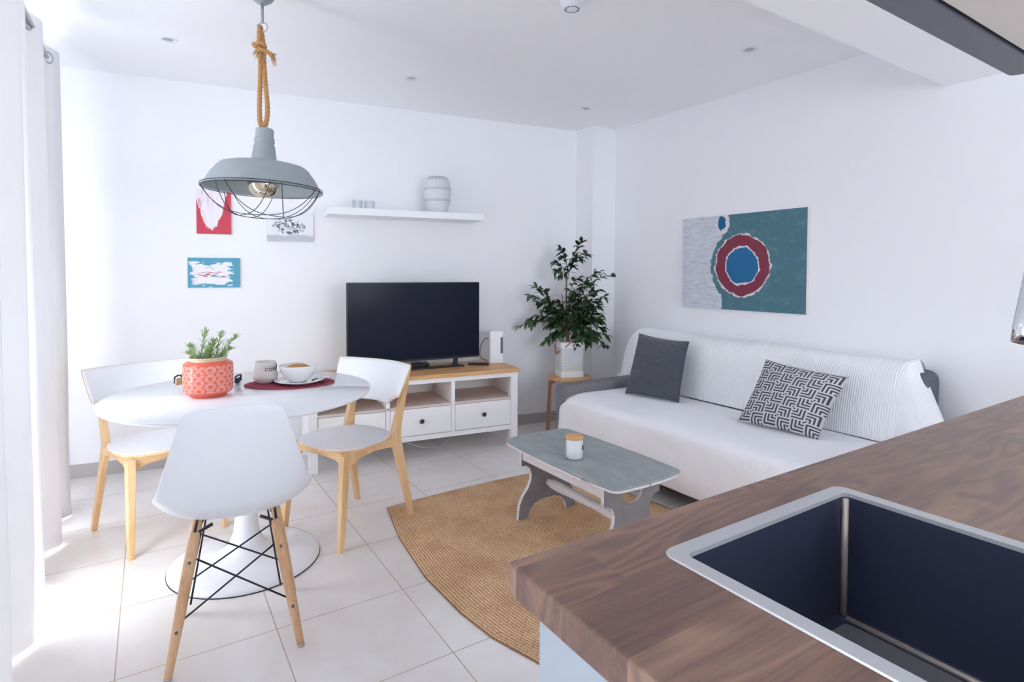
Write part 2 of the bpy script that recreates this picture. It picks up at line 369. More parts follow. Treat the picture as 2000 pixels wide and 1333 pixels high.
# white U-shape
ux = k.math('SUBTRACT', s[0], 0.42)
par_ = k.math('ADD', k.math('MULTIPLY', k.math('MULTIPLY', ux, ux), 4.0), 0.1)
inside = k.step(k.math('SUBTRACT', k.math('ADD', s[1], k.math('MULTIPLY', nz, 1.1)), par_), -0.01, 0.03)
lw = k.math('MULTIPLY', k.math('SUBTRACT', 1.0, k.step(k.math('ADD', s[0], k.math('MULTIPLY', nz, 0.5)), 0.22, 0.25)), 1.0)
f_ = k.math('MULTIPLY', inside, k.math('SUBTRACT', 1.0, k.math('MULTIPLY', streak, lw)))
wt = k.mix(k.step(k.noise(k.comb(k.math('MULTIPLY', s[0], 14.0), s[1], 0.0), 2, 3), 0.5, 0.7), srgb(240, 236, 242), srgb(232, 206, 216))
k.base(k.mix(f_, srgb(206, 74, 92), wt)); MAT['art_red'] = k.m
k, uv, s = art('monochrome_painting')
n1 = k.noise(k.comb(k.math('MULTIPLY', s[0], 1.6), s[1], 0.0), 9, 4, 0.7, 1.2)
d0 = k.math('SQRT', k.math('ADD', k.math('POWER', k.math('MULTIPLY', k.math('SUBTRACT', s[0], 0.46), 2.5), 2.0), k.math('POWER', k.math('MULTIPLY', k.math('SUBTRACT', s[1], 0.52), 3.2), 2.0)))
blob = k.math('SUBTRACT', k.math('ADD', n1, 0.42), d0)
inkf = k.math('MULTIPLY', k.step(blob, 0.0, 0.25), k.step(n1, 0.46, 0.56))
g_ = k.mix(k.step(k.math('ADD', s[1], k.math('MULTIPLY', k.noise(uv, 3, 3), 0.5)), 0.42, 0.5), srgb(196, 197, 206), srgb(236, 237, 242))
k.base(k.mix(inkf, g_, srgb(84, 88, 102))); MAT['art_mono'] = k.m
k, uv, s = art('blue_painting')
n1 = k.noise(k.comb(k.math('MULTIPLY', s[0], 1.0), k.math('MULTIPLY', s[1], 2.4), 0.0), 4, 5, 0.65, 0.9)
n2 = k.noise(k.comb(k.math('MULTIPLY', s[0], 1.2), k.math('MULTIPLY', s[1], 3.4), 5.0), 4, 4, 0.7, 0.8)
cxd = k.math('ABSOLUTE', k.math('SUBTRACT', s[0], 0.45)); cyd = k.math('ABSOLUTE', k.math('SUBTRACT', s[1], 0.45))
dd = k.math('MAXIMUM', cxd, cyd)
wf = k.step(k.math('SUBTRACT', k.math('ADD', n1, 0.02), k.math('MULTIPLY', k.step(dd, 0.28, 0.5), 0.35)), 0.38, 0.42)
bl = k.mix(wf, srgb(92, 160, 186), srgb(238, 236, 244))
rc = k.math('MULTIPLY', k.step(n2, 0.52, 0.58), k.math('SUBTRACT', 1.0, k.step(k.math('ABSOLUTE', k.math('SUBTRACT', s[1], 0.44)), 0.07, 0.11)))
rc = k.math('MULTIPLY', rc, k.math('SUBTRACT', 1.0, k.step(cxd, 0.25, 0.32)))
k.base(k.mix(rc, bl, srgb(170, 72, 92))); MAT['art_blue'] = k.m
MAT['canvas'] = plain('canvas_edge', (214, 208, 204), 0.8)

# ------------------------------------------------------------------ mesh helpers
def link(name, me, mat, parent=None, loc=None, rz=None):
    o = bpy.data.objects.new(name, me); COL.objects.link(o)
    if mat: me.materials.append(MAT[mat] if isinstance(mat, str) else mat)
    if parent: o.parent = parent
    if loc: o.location = loc
    if rz is not None: o.rotation_euler[2] = rz
    return o
class MB:
    """collects shapes into one mesh"""
    def __init__(s): s.v = []; s.f = []; s.uv = None; s.sm = []
    def add(s, vs, fs, smooth=False):
        b = len(s.v); s.v += [tuple(x) for x in vs]; s.f += [tuple(i+b for i in f) for f in fs]; s.sm += [smooth]*len(fs); return s
    def box(s, x0, x1, y0, y1, z0, z1):
        vs = [(x, y, z) for z in (z0, z1) for y in (y0, y1) for x in (x0, x1)]
        return s.add(vs, [(0, 2, 3, 1), (4, 5, 7, 6), (0, 1, 5, 4), (2, 6, 7, 3), (0, 4, 6, 2), (1, 3, 7, 5)])
    def prism(s, pts, a0, a1, axis='z'):
        n = len(pts)
        def P(p, a):
            return (p[0], p[1], a) if axis == 'z' else ((p[0], a, p[1]) if axis == 'y' else (a, p[0], p[1]))
        vs = [P(p, a0) for p in pts]+[P(p, a1) for p in pts]
        fs = [tuple(range(n)), tuple(range(2*n-1, n-1, -1))]+[(i, i+n, (i+1) % n+n, (i+1) % n) for i in range(n)]
        return s.add(vs, fs)
    def lathe(s, prof, seg=48, c=(0, 0, 0), smooth=True, closed=False):
        n = len(prof); vs = []
        for i in range(seg):
            a = 2*PI*i/seg
            for r, z in prof: vs.append((c[0]+r*math.cos(a), c[1]+r*math.sin(a), c[2]+z))
        fs = []
        for i in range(seg):
            j = (i+1) % seg
            for q in range(n-1 if not closed else n):
                w_ = (q+1) % n
                fs.append((i*n+q, j*n+q, j*n+w_, i*n+w_))
        return s.add(vs, fs, smooth)
    def disc(s, r, z, seg=48, c=(0, 0), upf=True):
        vs = [(c[0]+r*math.cos(2*PI*i/seg), c[1]+r*math.sin(2*PI*i/seg), z) for i in range(seg)]
        f = tuple(range(seg)); return s.add(vs, [f if upf else f[::-1]])
    def tube(s, pts, rad, seg=8, cap=True, closed=False):
        pts = [Vector(p) for p in pts]; n = len(pts)
        rads = rad if isinstance(rad, (list, tuple)) else [rad]*n
        vs = []; prev = None
        for i, p in enumerate(pts):
            if closed: t = pts[(i+1) % n]-pts[i-1]
            else: t = pts[min(i+1, n-1)]-pts[max(i-1, 0)]
            t.normalize()
            if prev is None:
                a = Vector((0, 0, 1)) if abs(t.z) < 0.9 else Vector((1, 0, 0))
                u = t.cross(a).normalized()
            else: u = (prev-t*prev.dot(t)).normalized()
            prev = u; w_ = t.cross(u)
            for j in range(seg):
                a = 2*PI*j/seg
                vs.append(p+(u*math.cos(a)+w_*math.sin(a))*rads[i])
        fs = []
        for i in range(n if closed else n-1):
            i2 = (i+1) % n
            for j in range(seg):
                j2 = (j+1) % seg
                fs.append((i*seg+j, i*seg+j2, i2*seg+j2, i2*seg+j))
        if cap and not closed:
            fs.append(tuple(range(seg-1, -1, -1))); fs.append(tuple(range((n-1)*seg, n*seg)))
        return s.add(vs, fs, True)
    def sphere(s, c, r, sx=1, sy=1, sz=1, seg=20, rings=12):
        prof = []
        for i in range(rings+1):
            a = -PI/2+PI*i/rings; prof.append((max(1e-5, r*math.cos(a)), r*math.sin(a)))
        b = len(s.v); s.lathe(prof, seg)
        for i in range(b, len(s.v)):
            x, y, z = s.v[i]; s.v[i] = (c[0]+x*sx, c[1]+y*sy, c[2]+z*sz)
        return s
    def grid(s, P, nu, nv, closed_u=False, smooth=True):
        vs = [P(i/(nu-1) if not closed_u else i/nu, j/(nv-1)) for i in range(nu) for j in range(nv)]
        fs = []
        for i in range(nu if closed_u else nu-1):
            for j in range(nv-1):
                i2 = (i+1) % nu
                fs.append((i*nv+j, i2*nv+j, i2*nv+j+1, i*nv+j+1))
        return s.add(vs, fs, smooth)
    def build(s, name, mat, parent=None, bevel=0, bseg=2, solid=0, sub=0, uvf=None, loc=None, rz=None, soff=-1, remdup=False):
        me = bpy.data.meshes.new(name); me.from_pydata(s.v, [], s.f); me.update()
        for p, q in zip(me.polygons, s.sm): p.use_smooth = q
        if uvf:
            ul = me.uv_layers.new(name='UVMap')
            for lp in me.loops: ul.data[lp.index].uv = uvf(lp.vertex_index, me.vertices[lp.vertex_index].co)
        bm = bmesh.new(); bm.from_mesh(me)
        if remdup: bmesh.ops.remove_doubles(bm, verts=bm.verts, dist=1e-5)
        bmesh.ops.recalc_face_normals(bm, faces=bm.faces) if solid == 0 and not uvf else None
        bm.to_mesh(me); bm.free()
        o = link(name, me, mat, parent, loc, rz)
        if solid:
            m_ = o.modifiers.new('thickness', 'SOLIDIFY'); m_.thickness = solid; m_.offset = soff
        if bevel:
            m_ = o.modifiers.new('bevel', 'BEVEL'); m_.width = bevel; m_.segments = bseg; m_.limit_method = 'ANGLE'; m_.angle_limit = R(40)
            m_.harden_normals = True
            for p in me.polygons: p.use_smooth = True
        if sub:
            m_ = o.modifiers.new('subdivision', 'SUBSURF'); m_.levels = sub; m_.render_levels = sub
        return o
def tag(o, label, cat, group=None, kind=None):
    o['label'] = label; o['category'] = cat
    if group: o['group'] = group
    if kind: o['kind'] = kind
    return o
def thing(name, label, cat, loc=(0, 0, 0), rz=0, group=None):
    o = bpy.data.objects.new(name, None); COL.objects.link(o); o.empty_display_size = 0.05
    o.location = loc; o.rotation_euler = (0, 0, rz)
    return tag(o, label, cat, group)
def struct(o): o['kind'] = 'structure'; return o
def rrect(x0, x1, y0, y1, r, n=6):
    pts = []
    for cx, cy, a0 in ((x1-r, y1-r, 0), (x0+r, y1-r, 90), (x0+r, y0+r, 180), (x1-r, y0+r, 270)):
        for i in range(n+1):
            a = R(a0+90*i/n); pts.append((cx+r*math.cos(a), cy+r*math.sin(a)))
    return pts
def copy_tree(o, parent=None):
    c = o.copy(); COL.objects.link(c)
    if parent: c.parent = parent
    for ch in list(o.children): copy_tree(ch, c)
    return c
def interp(tab, t):
    for i in range(len(tab)-1):
        if t <= tab[i+1][0]:
            a, b = tab[i], tab[i+1]; q = (t-a[0])/(b[0]-a[0]) if b[0] > a[0] else 0
            return [a[j]+(b[j]-a[j])*q for j in range(1, len(a))]
    return list(tab[-1][1:])
def smoothpath(pts, n=8):
    P = [Vector(p) for p in pts]; out = []
    for i in range(len(P)-1):
        p0 = P[max(i-1, 0)]; p1 = P[i]; p2 = P[i+1]; p3 = P[min(i+2, len(P)-1)]
        for j in range(n):
            t = j/n
            out.append(0.5*((2*p1)+(p2-p0)*t+(2*p0-5*p1+4*p2-p3)*t*t+(3*p1-p0-3*p2+p3)*t**3))
    out.append(P[-1]); return out

# ------------------------------------------------------------------ the room
XL, XR, YB, HC = -0.6, 3.379, -2.6, 2.504
BK = 0.141   # slope of the skewed back wall
def backy(x): return 4.342-BK*(x+0.398)
o = MB().prism([(XL-0.25, YB-0.2), (XR+0.2, YB-0.2), (XR+0.2, backy(XR+0.2)+0.2), (XL-0.25, backy(XL-0.25)+0.2)], -0.1, 0.0).build('floor', 'floor'); struct(o)
o = MB().prism([(XL-0.25, 1.233), (XR+0.2, 1.233), (XR+0.2, backy(XR+0.2)+0.2), (XL-0.25, backy(XL-0.25)+0.2)], HC, HC+0.12).build('ceiling', 'ceiling'); struct(o)
o = MB().box(XL-0.25, XR+0.2, YB-0.2, 1.233, 2.218, HC+0.12).build('ceiling_dropped', 'ceiling'); struct(o)
o = MB().prism([(XL-0.2, backy(XL-0.2)), (XR+0.15, backy(XR+0.15)), (XR+0.15, backy(XR+0.15)+0.15), (XL-0.2, backy(XL-0.2)+0.15)], 0, HC).build('wall_back', 'wall'); struct(o)
o = MB().box(XR, XR+0.15, YB, backy(XR), 0, HC).build('wall_right', 'wall'); struct(o)
m = MB()
for a, b, z0, z1 in ((XL-0.2, KWX0, 0, HC), (KWX1, XR+0.15, 0, HC), (KWX0, KWX1, 0, KWZ0), (KWX0, KWX1, KWZ1, HC)): m.box(a, b, YB-0.15, YB, z0, z1)
o = m.build('wall_front', 'wall'); struct(o)
m = MB()
for x in (KWX0, (KWX0+KWX1)/2-0.025, KWX1-0.05): m.box(x, x+0.05, YB-0.1, YB-0.05, KWZ0, KWZ1)
m.box(KWX0, KWX1, YB-0.1, YB-0.05, KWZ0, KWZ0+0.05); m.box(KWX0, KWX1, YB-0.1, YB-0.05, KWZ1-0.05, KWZ1)
o = m.build('window_fill_added', 'white_metal'); struct(o)  # frame of the unseen window added to supply fill light
m = MB()
for a, b, z0, z1 in ((YB, WY0, 0, HC), (WY1, backy(XL), 0, HC), (WY0, WY1, WZ, HC)):
    m.box(XL-0.18, XL, a, b, z0, z1)
o = m.build('wall_left', 'wall'); struct(o)
o = MB().box(3.128, XR+0.02, 3.627, backy(3.128)+0.05, 0, HC).build('wall_corner_column', 'wall'); struct(o)
# terrace outside the sliding doors
o = MB().box(XL-2.2, XL-0.25, -1.2, 4.6, -0.14, -0.02).build('floor_terrace', 'white_paint'); struct(o)
# skirting tiles (back wall, corner column, right wall)
def skirt(name, p, q, h=0.083, t=0.011, step=0.47, offs=0.0):
    m = MB(); p = Vector((p[0], p[1], 0)); q = Vector((q[0], q[1], 0)); L = (q-p).length; dr = (q-p)/L; nr = Vector((dr.y, -dr.x, 0))
    a = 0.0; nxt = offs if offs > 0 else step
    while a < L-1e-4:
        b = min(nxt, L); P0, P1 = p+dr*(a+0.0015), p+dr*(b-0.0015)
        m.prism([(P0.x, P0.y), (P1.x, P1.y), (P1.x+nr.x*t, P1.y+nr.y*t), (P0.x+nr.x*t, P0.y+nr.y*t)], 0, h)
        a = b; nxt = b+step
    P0, P1 = p+dr*0.0, q
    o = m.build(name, 'skirting'); struct(o)
    g = MB().prism([(p.x, p.y), (q.x, q.y), (q.x+nr.x*t*.6, q.y+nr.y*t*.6), (p.x+nr.x*t*.6, p.y+nr.y*t*.6)], 0, h-0.002).build('grout_line', 'grout', o)
skirt('baseboard_back', (XL, backy(XL)), (3.128, backy(3.128)), offs=0.36)
skirt('baseboard_column_side', (3.128, backy(3.128)), (3.128, 3.627))
skirt('baseboard_column', (3.128, 3.627), (XR, 3.627))
skirt('baseboard_right', (XR, 3.60), (XR, YB))
# sliding door frame (open) in the left wall
fr = MB()
for y in (WY0, WY1-0.05, 1.66): fr.box(XL-0.15, XL-0.10, y, y+0.05, 0.0, WZ)
fr.box(XL-0.15, XL-0.10, WY0, WY1, WZ-0.05, WZ); fr.box(XL-0.15, XL-0.09, WY0, WY1, 0.0, 0.03)
o = fr.build('window_1', 'white_metal'); struct(o)

# ------------------------------------------------------------------ curtains
def curtain(name, label, y0, y1, yb0, yb1, folds, amp, amb, xb, seed):
    t = thing(name, label, 'curtain', (0, 0, 0), 0, 'curtains at the terrace door')
    nu, nv = int(folds*28)+1, 34
    HT = 2.375
    def P(u, v):
        zt = HT-(HT-0.012)*v
        ya = y0+(y1-y0)*u; yb = yb0+(yb1-yb0)*u; y = ya+(yb-ya)*v**1.2
        ph = u*folds*2*PI+seed
        am = amp+(amb-amp)*v
        x = xb+am*math.sin(ph)+0.012*v*mnoise.noise(Vector((u*6+seed, v*3, 1)))
        y += 0.02*math.cos(ph)*v+0.01*mnoise.noise(Vector((u*9, v*4, seed)))
        return (x, y, zt)
    W = abs(y1-y0)*2.2
    def uvf(i, co): return ((i//nv)/(nu-1)*W, co.z)
    MB().grid(P, nu, nv).build('cloth', 'curtain', t, solid=0.0025, uvf=uvf)
    ups = [((j*PI-seed)/(2*PI))/folds for j in range(0, 24)]
    for u in [a for a in ups if 0.01 < a < 0.99]:
        x, y, z_ = P(u, 0.022)
        x2, y2, _ = P(u+0.01, 0.022); dvec = Vector((x2-x, y2-y, 0)).normalized()
        ring = []
        for i in range(20):
            a = 2*PI*i/20; ring.append((x+dvec.x*0.026*math.cos(a), y+dvec.y*0.026*math.cos(a), z_+0.026*math.sin(a)))
        MB().tube(ring, 0.006, 6, closed=True).build('eyelet', 'steel', t)
    return t
curtain('curtain', 'white floor-length curtain nearest the camera, cut by the left edge of the photo', 0.75, 2.50, 0.75, 2.51, 4.5, 0.05, 0.055, -0.40, PI/2-2*PI*4.5*0.97+10*PI)
curtain('curtain', 'narrow white curtain between the other two, its hem trailing on the floor', 2.64, 3.40, 2.70, 3.43, 1.7, 0.035, 0.06, -0.425, PI/2-2*PI*1.25*0.30+2*PI)
curtain('curtain', 'white eyelet curtain farthest from the camera, beside the back wall', 3.47, 3.80, 3.49, 3.78, 0.9, 0.035, 0.05, -0.41, PI/2-2*PI*0.9*0.62+2*PI)
pr = thing('curtain_pole', 'thin metal curtain pole threaded through the curtain eyelets', 'curtain pole')
MB().tube([(-0.415, 0.5, 2.325), (-0.415, 3.86, 2.325)], 0.011, 12).build('pole', 'steel', pr)
for y in (0.62, 2.62, 3.82): MB().box(-0.6, -0.405, y-0.008, y+0.008, 2.305, 2.318).build('bracket', 'steel', pr)

# ------------------------------------------------------------------ ceiling fittings
for i, (x, y, lb) in enumerate(((0.095, 3.532, 'small recessed ceiling spotlight left of the pendant lamp, near the curtain'), (1.41, 3.382, 'small recessed ceiling spotlight above the wall shelf'),
                            (2.758, 3.278, 'small recessed ceiling spotlight near the corner column'), (2.787, 1.934, 'small recessed ceiling spotlight over the sofa, nearest the dropped ceiling'))):
    t = thing('ceiling_spotlight', lb, 'ceiling light', (x, y, HC), 0, 'recessed ceiling spotlights')
    MB().lathe([(0.026, -0.001), (0.041, -0.005), (0.043, 0.0), (0.026, 0.0)], 32, closed=True).build('rim', 'white_metal', t)
    MB().lathe([(0.026, -0.001), (0.02, 0.0-0.003), (0.001, -0.004)], 24).build('lens', 'steel', t)
t = thing('smoke_detector', 'white round smoke detector on the ceiling, cut by the top edge of the photo', 'smoke detector', (1.62, 2.03, HC))
MB().lathe([(0.001, -0.04), (0.03, -0.04), (0.042, -0.03), (0.052, -0.014), (0.055, 0.0)], 32).build('housing', 'white_plastic', t)
m = MB()
for i in range(14):
    a = 2*PI*i/14; m.box(0.03*math.cos(a)-.003, 0.03*math.cos(a)+.003, 0.03*math.sin(a)-.003, 0.03*math.sin(a)+.003, -0.0415, -0.039)
m.build('vent_slots', 'grille', t)

# ------------------------------------------------------------------ shelf, vase, glasses
SA = math.atan2(-BK, 1)
def onwall(x, off): # point at offset off in front of back wall at given along-wall x
    n = Vector((-BK, -1)).normalized(); return Vector((x, backy(x)))+n*off
p0 = onwall(1.054, 0.0)
t = tag(MB().box(0, 1.13, -0.262, -0.001, 0, 0.05).build('floating_shelf', 'shelf', bevel=0.002, loc=(p0.x, p0.y, 1.668), rz=SA), 'long white floating shelf on the back wall above the television', 'shelf')
pv = onwall(1.85, 0.13)
vs = MB().lathe([(0.001, 0.0), (0.062, 0.0), (0.072, 0.012), (0.092, 0.07), (0.101, 0.13), (0.100, 0.19), (0.088, 0.24), (0.070, 0.27), (0.062, 0.274), (0.058, 0.27), (0.08, 0.23), (0.09, 0.13), (0.06, 0.02), (0.001, 0.01)], 64).build('lantern_vase', 'vase', loc=(pv.x, pv.y, 1.718))
tag(vs, 'white barrel-shaped openwork vase with grey bands on the floating shelf', 'vase')
for i, xx in enumerate((1.262, 1.345)):
    pg = onwall(xx, 0.15)
    g = MB().lathe([(0.001, 0.0), (0.034, 0.0), (0.036, 0.004), (0.036, 0.062), (0.033, 0.062), (0.033, 0.008), (0.001, 0.008)], 40).build('tealight_glass', 'glass', loc=(pg.x, pg.y, 1.718))
    tag(g, ('left' if i == 0 else 'right')+' one of two small clear tealight glasses on the floating shelf', 'glass', 'tealight glasses on the shelf')

# ------------------------------------------------------------------ pictures
def canvas(name, label, x0, x1, z0, z1, mat, th=0.018):
    pa, pb = onwall(x0, 0), onwall(x1, 0); W = (pb-pa).length
    t = thing(name, label, 'painting', (pa.x, pa.y, z0), SA, 'small canvases on the back wall')
    MB().box(0, W, -th, -0.001, 0, z1-z0).build('stretcher', 'canvas', t, bevel=0.002)
    H = z1-z0
    q = MB().add([(0.001, -th-0.0006, 0.001), (W-0.001, -th-0.0006, 0.001), (W-0.001, -th-0.0006, H-0.001), (0.001, -th-0.0006, H-0.001)], [(0, 1, 2, 3)])
    q.build('painted_face', mat, t, uvf=lambda i, co: (co.x/W, co.z/H))
canvas('red_painting', 'small abstract canvas in red with white drips, left of the monochrome one', 0.262, 0.465, 1.523, 1.812, 'art_red')
canvas('monochrome_painting', 'small abstract canvas in grey, black and white, beside the red one', 0.682, 0.98, 1.488, 1.683, 'art_mono')
canvas('blue_painting', 'small light blue, white and red canvas, lowest of three on the back wall', 0.209, 0.515, 1.168, 1.366, 'art_blue')
t = thing('circle_painting', 'large teal canvas with a red ring around a blue disc above the sofa', 'painting', (XR, 2.866, 1.024), R(-90))
MB().box(0, 0.95, -0.022, -0.001, 0, 0.655).build('stretcher', 'canvas', t, bevel=0.002)
MB().add([(0.001, -0.0226, 0.001), (0.949, -0.0226, 0.001), (0.949, -0.0226, 0.654), (0.001, -0.0226, 0.654)], [(0, 1, 2, 3)]).build('painted_face', 'art_circle', t, uvf=lambda i, co: (co.x/0.95, co.z/0.655))

# ------------------------------------------------------------------ pendant lamp
PX, PY = 0.425, 2.68
t = thing('pendant_lamp', 'grey industrial pendant lamp with wire cage hanging from a rope over the dining table', 'pendant lamp', (PX, PY, 0))
MB().lathe([(0.06, HC), (0.058, HC-0.02), (0.042, HC-0.05), (0.02, HC-0.066), (0.001, HC-0.068)], 40).build('canopy', 'rod', t)
MB().tube([(0, 0, HC-0.06), (0, 0, 2.355)], 0.006, 12).build('stem', 'rod', t)
def ringpts(c, r, axis=0, n=28):
    return [(c[0]+(r*math.cos(2*PI*i/n) if axis else 0), c[1]+(0 if axis else r*math.cos(2*PI*i/n)), c[2]+r*math.sin(2*PI*i/n)) for i in range(n)]
def ringr(c, r, n=28): # ring facing the camera side
    d = Vector((math.cos(YAW), -math.sin(YAW), 0)); c = Vector(c)
    return [c+d*r*math.cos(2*PI*i/n)+Vector((0, 0, r*math.sin(2*PI*i/n))) for i in range(n)]
MB().tube(ringr((0, 0, 2.338), 0.021), 0.0022, 6, closed=True).build('ring', 'steel', t)
MB().tube(ringr((0.0, 0, 1.905), 0.013), 0.0025, 6, closed=True).tube(ringpts((0.005, 0, 1.912), 0.013, 1), 0.0022, 6, closed=True).build('hook', 'steel', t)
# rope: twisted strands around a path, in the plane facing the camera
dR = Vector((math.cos(YAW), -math.sin(YAW), 0)); dF = Vector((math.sin(YAW), math.cos(YAW), 0))
def rope_path(pts2, zoff=0): return [dR*a+dF*b+Vector((0, 0, c)) for a, b, c in pts2]
def rope(m, path, r=0.0085, pitch=0.05, strands=3):
    P = smoothpath(path, 14)
    for s_ in range(strands):
        out = []; L = 0; prev = None
        u = None
        for i, p in enumerate(P):
            if i: L += (p-P[i-1]).length
            tt = (P[min(i+1, len(P)-1)]-P[max(i-1, 0)]).normalized()
            if u is None: u = tt.cross(dF).normalized()
            u = (u-tt*u.dot(tt)).normalized(); w_ = tt.cross(u)
            a = 2*PI*(L/pitch+s_/strands)
            out.append(p+(u*math.cos(a)+w_*math.sin(a))*r*0.58)
        m.tube(out, r*0.6, 7)
m = MB()
rope(m, rope_path([(-0.012, 0, 2.345), (-0.014, 0, 2.27), (-0.010, 0, 2.18), (-0.012, 0, 2.10), (-0.016, 0, 2.0), (-0.014, 0, 1.93), (-0.003, 0, 1.909), (0.013, 0, 1.93), (0.019, 0, 1.99), (0.010, 0, 2.10), (0.002, 0.008, 2.18), (-0.002, 0.010, 2.27), (-0.010, 0.01, 2.325), (-0.014, 0.004, 2.347)]), 0.0095)
rope(m, rope_path([(-0.030, 0.0, 2.262), (-0.012, -0.012, 2.268), (0.008, -0.004, 2.258), (0.0, 0.012, 2.25), (-0.02, 0.006, 2.245), (-0.016, -0.012, 2.238), (0.004, -0.012, 2.236), (0.030, 0.0, 2.226), (0.046, 0.0, 2.205)]), 0.0085)
random.seed(3)
for i in range(70):
    if i < 45: b = rope_path([(0.036, 0, 2.222)])[0]; e = b+dR*random.uniform(0.004, 0.028)+dF*random.uniform(-.012, .012)+Vector((0, 0, random.uniform(-0.055, -0.002)))
    else: b = rope_path([(-0.014, -0.006, 2.235)])[0]; e = b+dR*random.uniform(-0.03, 0.0)+dF*random.uniform(-.012, .012)+Vector((0, 0, random.uniform(-0.05, 0.0)))
    m.tube([b, (b+e)/2+Vector((0, 0, 0.004)), e], [0.0012, 0.001, 0.0005], 4)
m.sphere(tuple(rope_path([(-0.034, 0, 2.262)])[0]), 0.013, seg=10, rings=8)
m.build('rope', 'rope', t)
sh = bpy.data.objects.new('shade', None)
tilt = Matrix.Rotation(R(1.6), 4, Vector((math.sin(R(0)), 1, 0)))
def tilt_build(o): o.matrix_local = Matrix.Translation((0, 0, 1.7)) @ tilt @ Matrix.Translation((0, 0, -1.7)); return o
sh = MB().lathe([(0.001, 1.897), (0.033, 1.897), (0.0355, 1.893), (0.036, 1.862), (0.0355, 1.860), (0.040, 1.856), (0.040, 1.838), (0.0375, 1.834), (0.0375, 1.828), (0.042, 1.824), (0.045, 1.80), (0.050, 1.765), (0.054, 1.752), (0.066, 1.744), (0.10, 1.742), (0.15, 1.739), (0.172, 1.733), (0.185, 1.722), (0.210, 1.688), (0.235, 1.645), (0.238, 1.638), (0.245, 1.634)], 72).build('shade', 'zinc', t, solid=0.003, soff=0)
tilt_build(sh)
inn = MB().lathe([(0.05, 1.758), (0.10, 1.736), (0.152, 1.729), (0.180, 1.714), (0.200, 1.69), (0.2305, 1.642)], 72).build('shade_lining', 'zinc_in', t); tilt_build(inn)
b_ = MB().sphere((0, 0, 1.662), 0.066, seg=32, rings=20)
b_.lathe([(0.055, 1.70), (0.03, 1.715), (0.018, 1.73), (0.018, 1.76)], 32)
tilt_build(b_.build('bulb', 'bulb', t))
m = MB()
for rr_, zz_ in ((0.247, 1.640), (0.246, 1.630)):
    m.tube([(rr_*math.cos(2*PI*i/72), rr_*math.sin(2*PI*i/72), zz_) for i in range(72)], 0.0017, 6, closed=True)
NW = 7
for i in range(NW):
    a0 = 2*PI*i/NW+0.35; a1 = a0+2*PI*0.40
    A = Vector((0.247*math.cos(a0), 0.247*math.sin(a0), 1.636)); B = Vector((0.247*math.cos(a1), 0.247*math.sin(a1), 1.636))
    pts = []
    for j in range(25):
        q = j/24; p = A.lerp(B, q); h = math.sin(PI*q)
        sag = (1-abs(2*q-1)**2.6)
        pts.append(Vector((p.x*(1+0.12*h), p.y*(1+0.12*h), 1.636-0.122*sag)))
    m.tube(pts, 0.0016, 6)
tilt_build(m.build('wire_cage', 'wire', t))

# ------------------------------------------------------------------ dining table
t = thing('dining_table', 'round white pedestal dining table under the pendant lamp', 'table', (0.345, 2.70, 0))
MB().lathe([(0.001, 0.722), (0.48, 0.722), (0.525, 0.732), (0.532, 0.738), (0.534, 0.744), (0.532, 0.748), (0.001, 0.748)], 96).build('tabletop', 'white_table', t)
MB().lathe([(0.001, 0.0), (0.299, 0.0), (0.305, 0.003), (0.305, 0.008), (0.299, 0.016), (0.275, 0.024), (0.2, 0.032), (0.12, 0.045), (0.075, 0.075), (0.053, 0.13), (0.043, 0.22), (0.04, 0.36), (0.046, 0.5), (0.062, 0.6), (0.095, 0.67), (0.15, 0.71), (0.2, 0.7215)], 96).build('pedestal', 'white_table', t)
MB().lathe([(0.28, 0.0), (0.3072, 0.0), (0.3072, 0.0035), (0.28, 0.0035)], 96, closed=True).build('base_gasket', 'black_plastic', t)

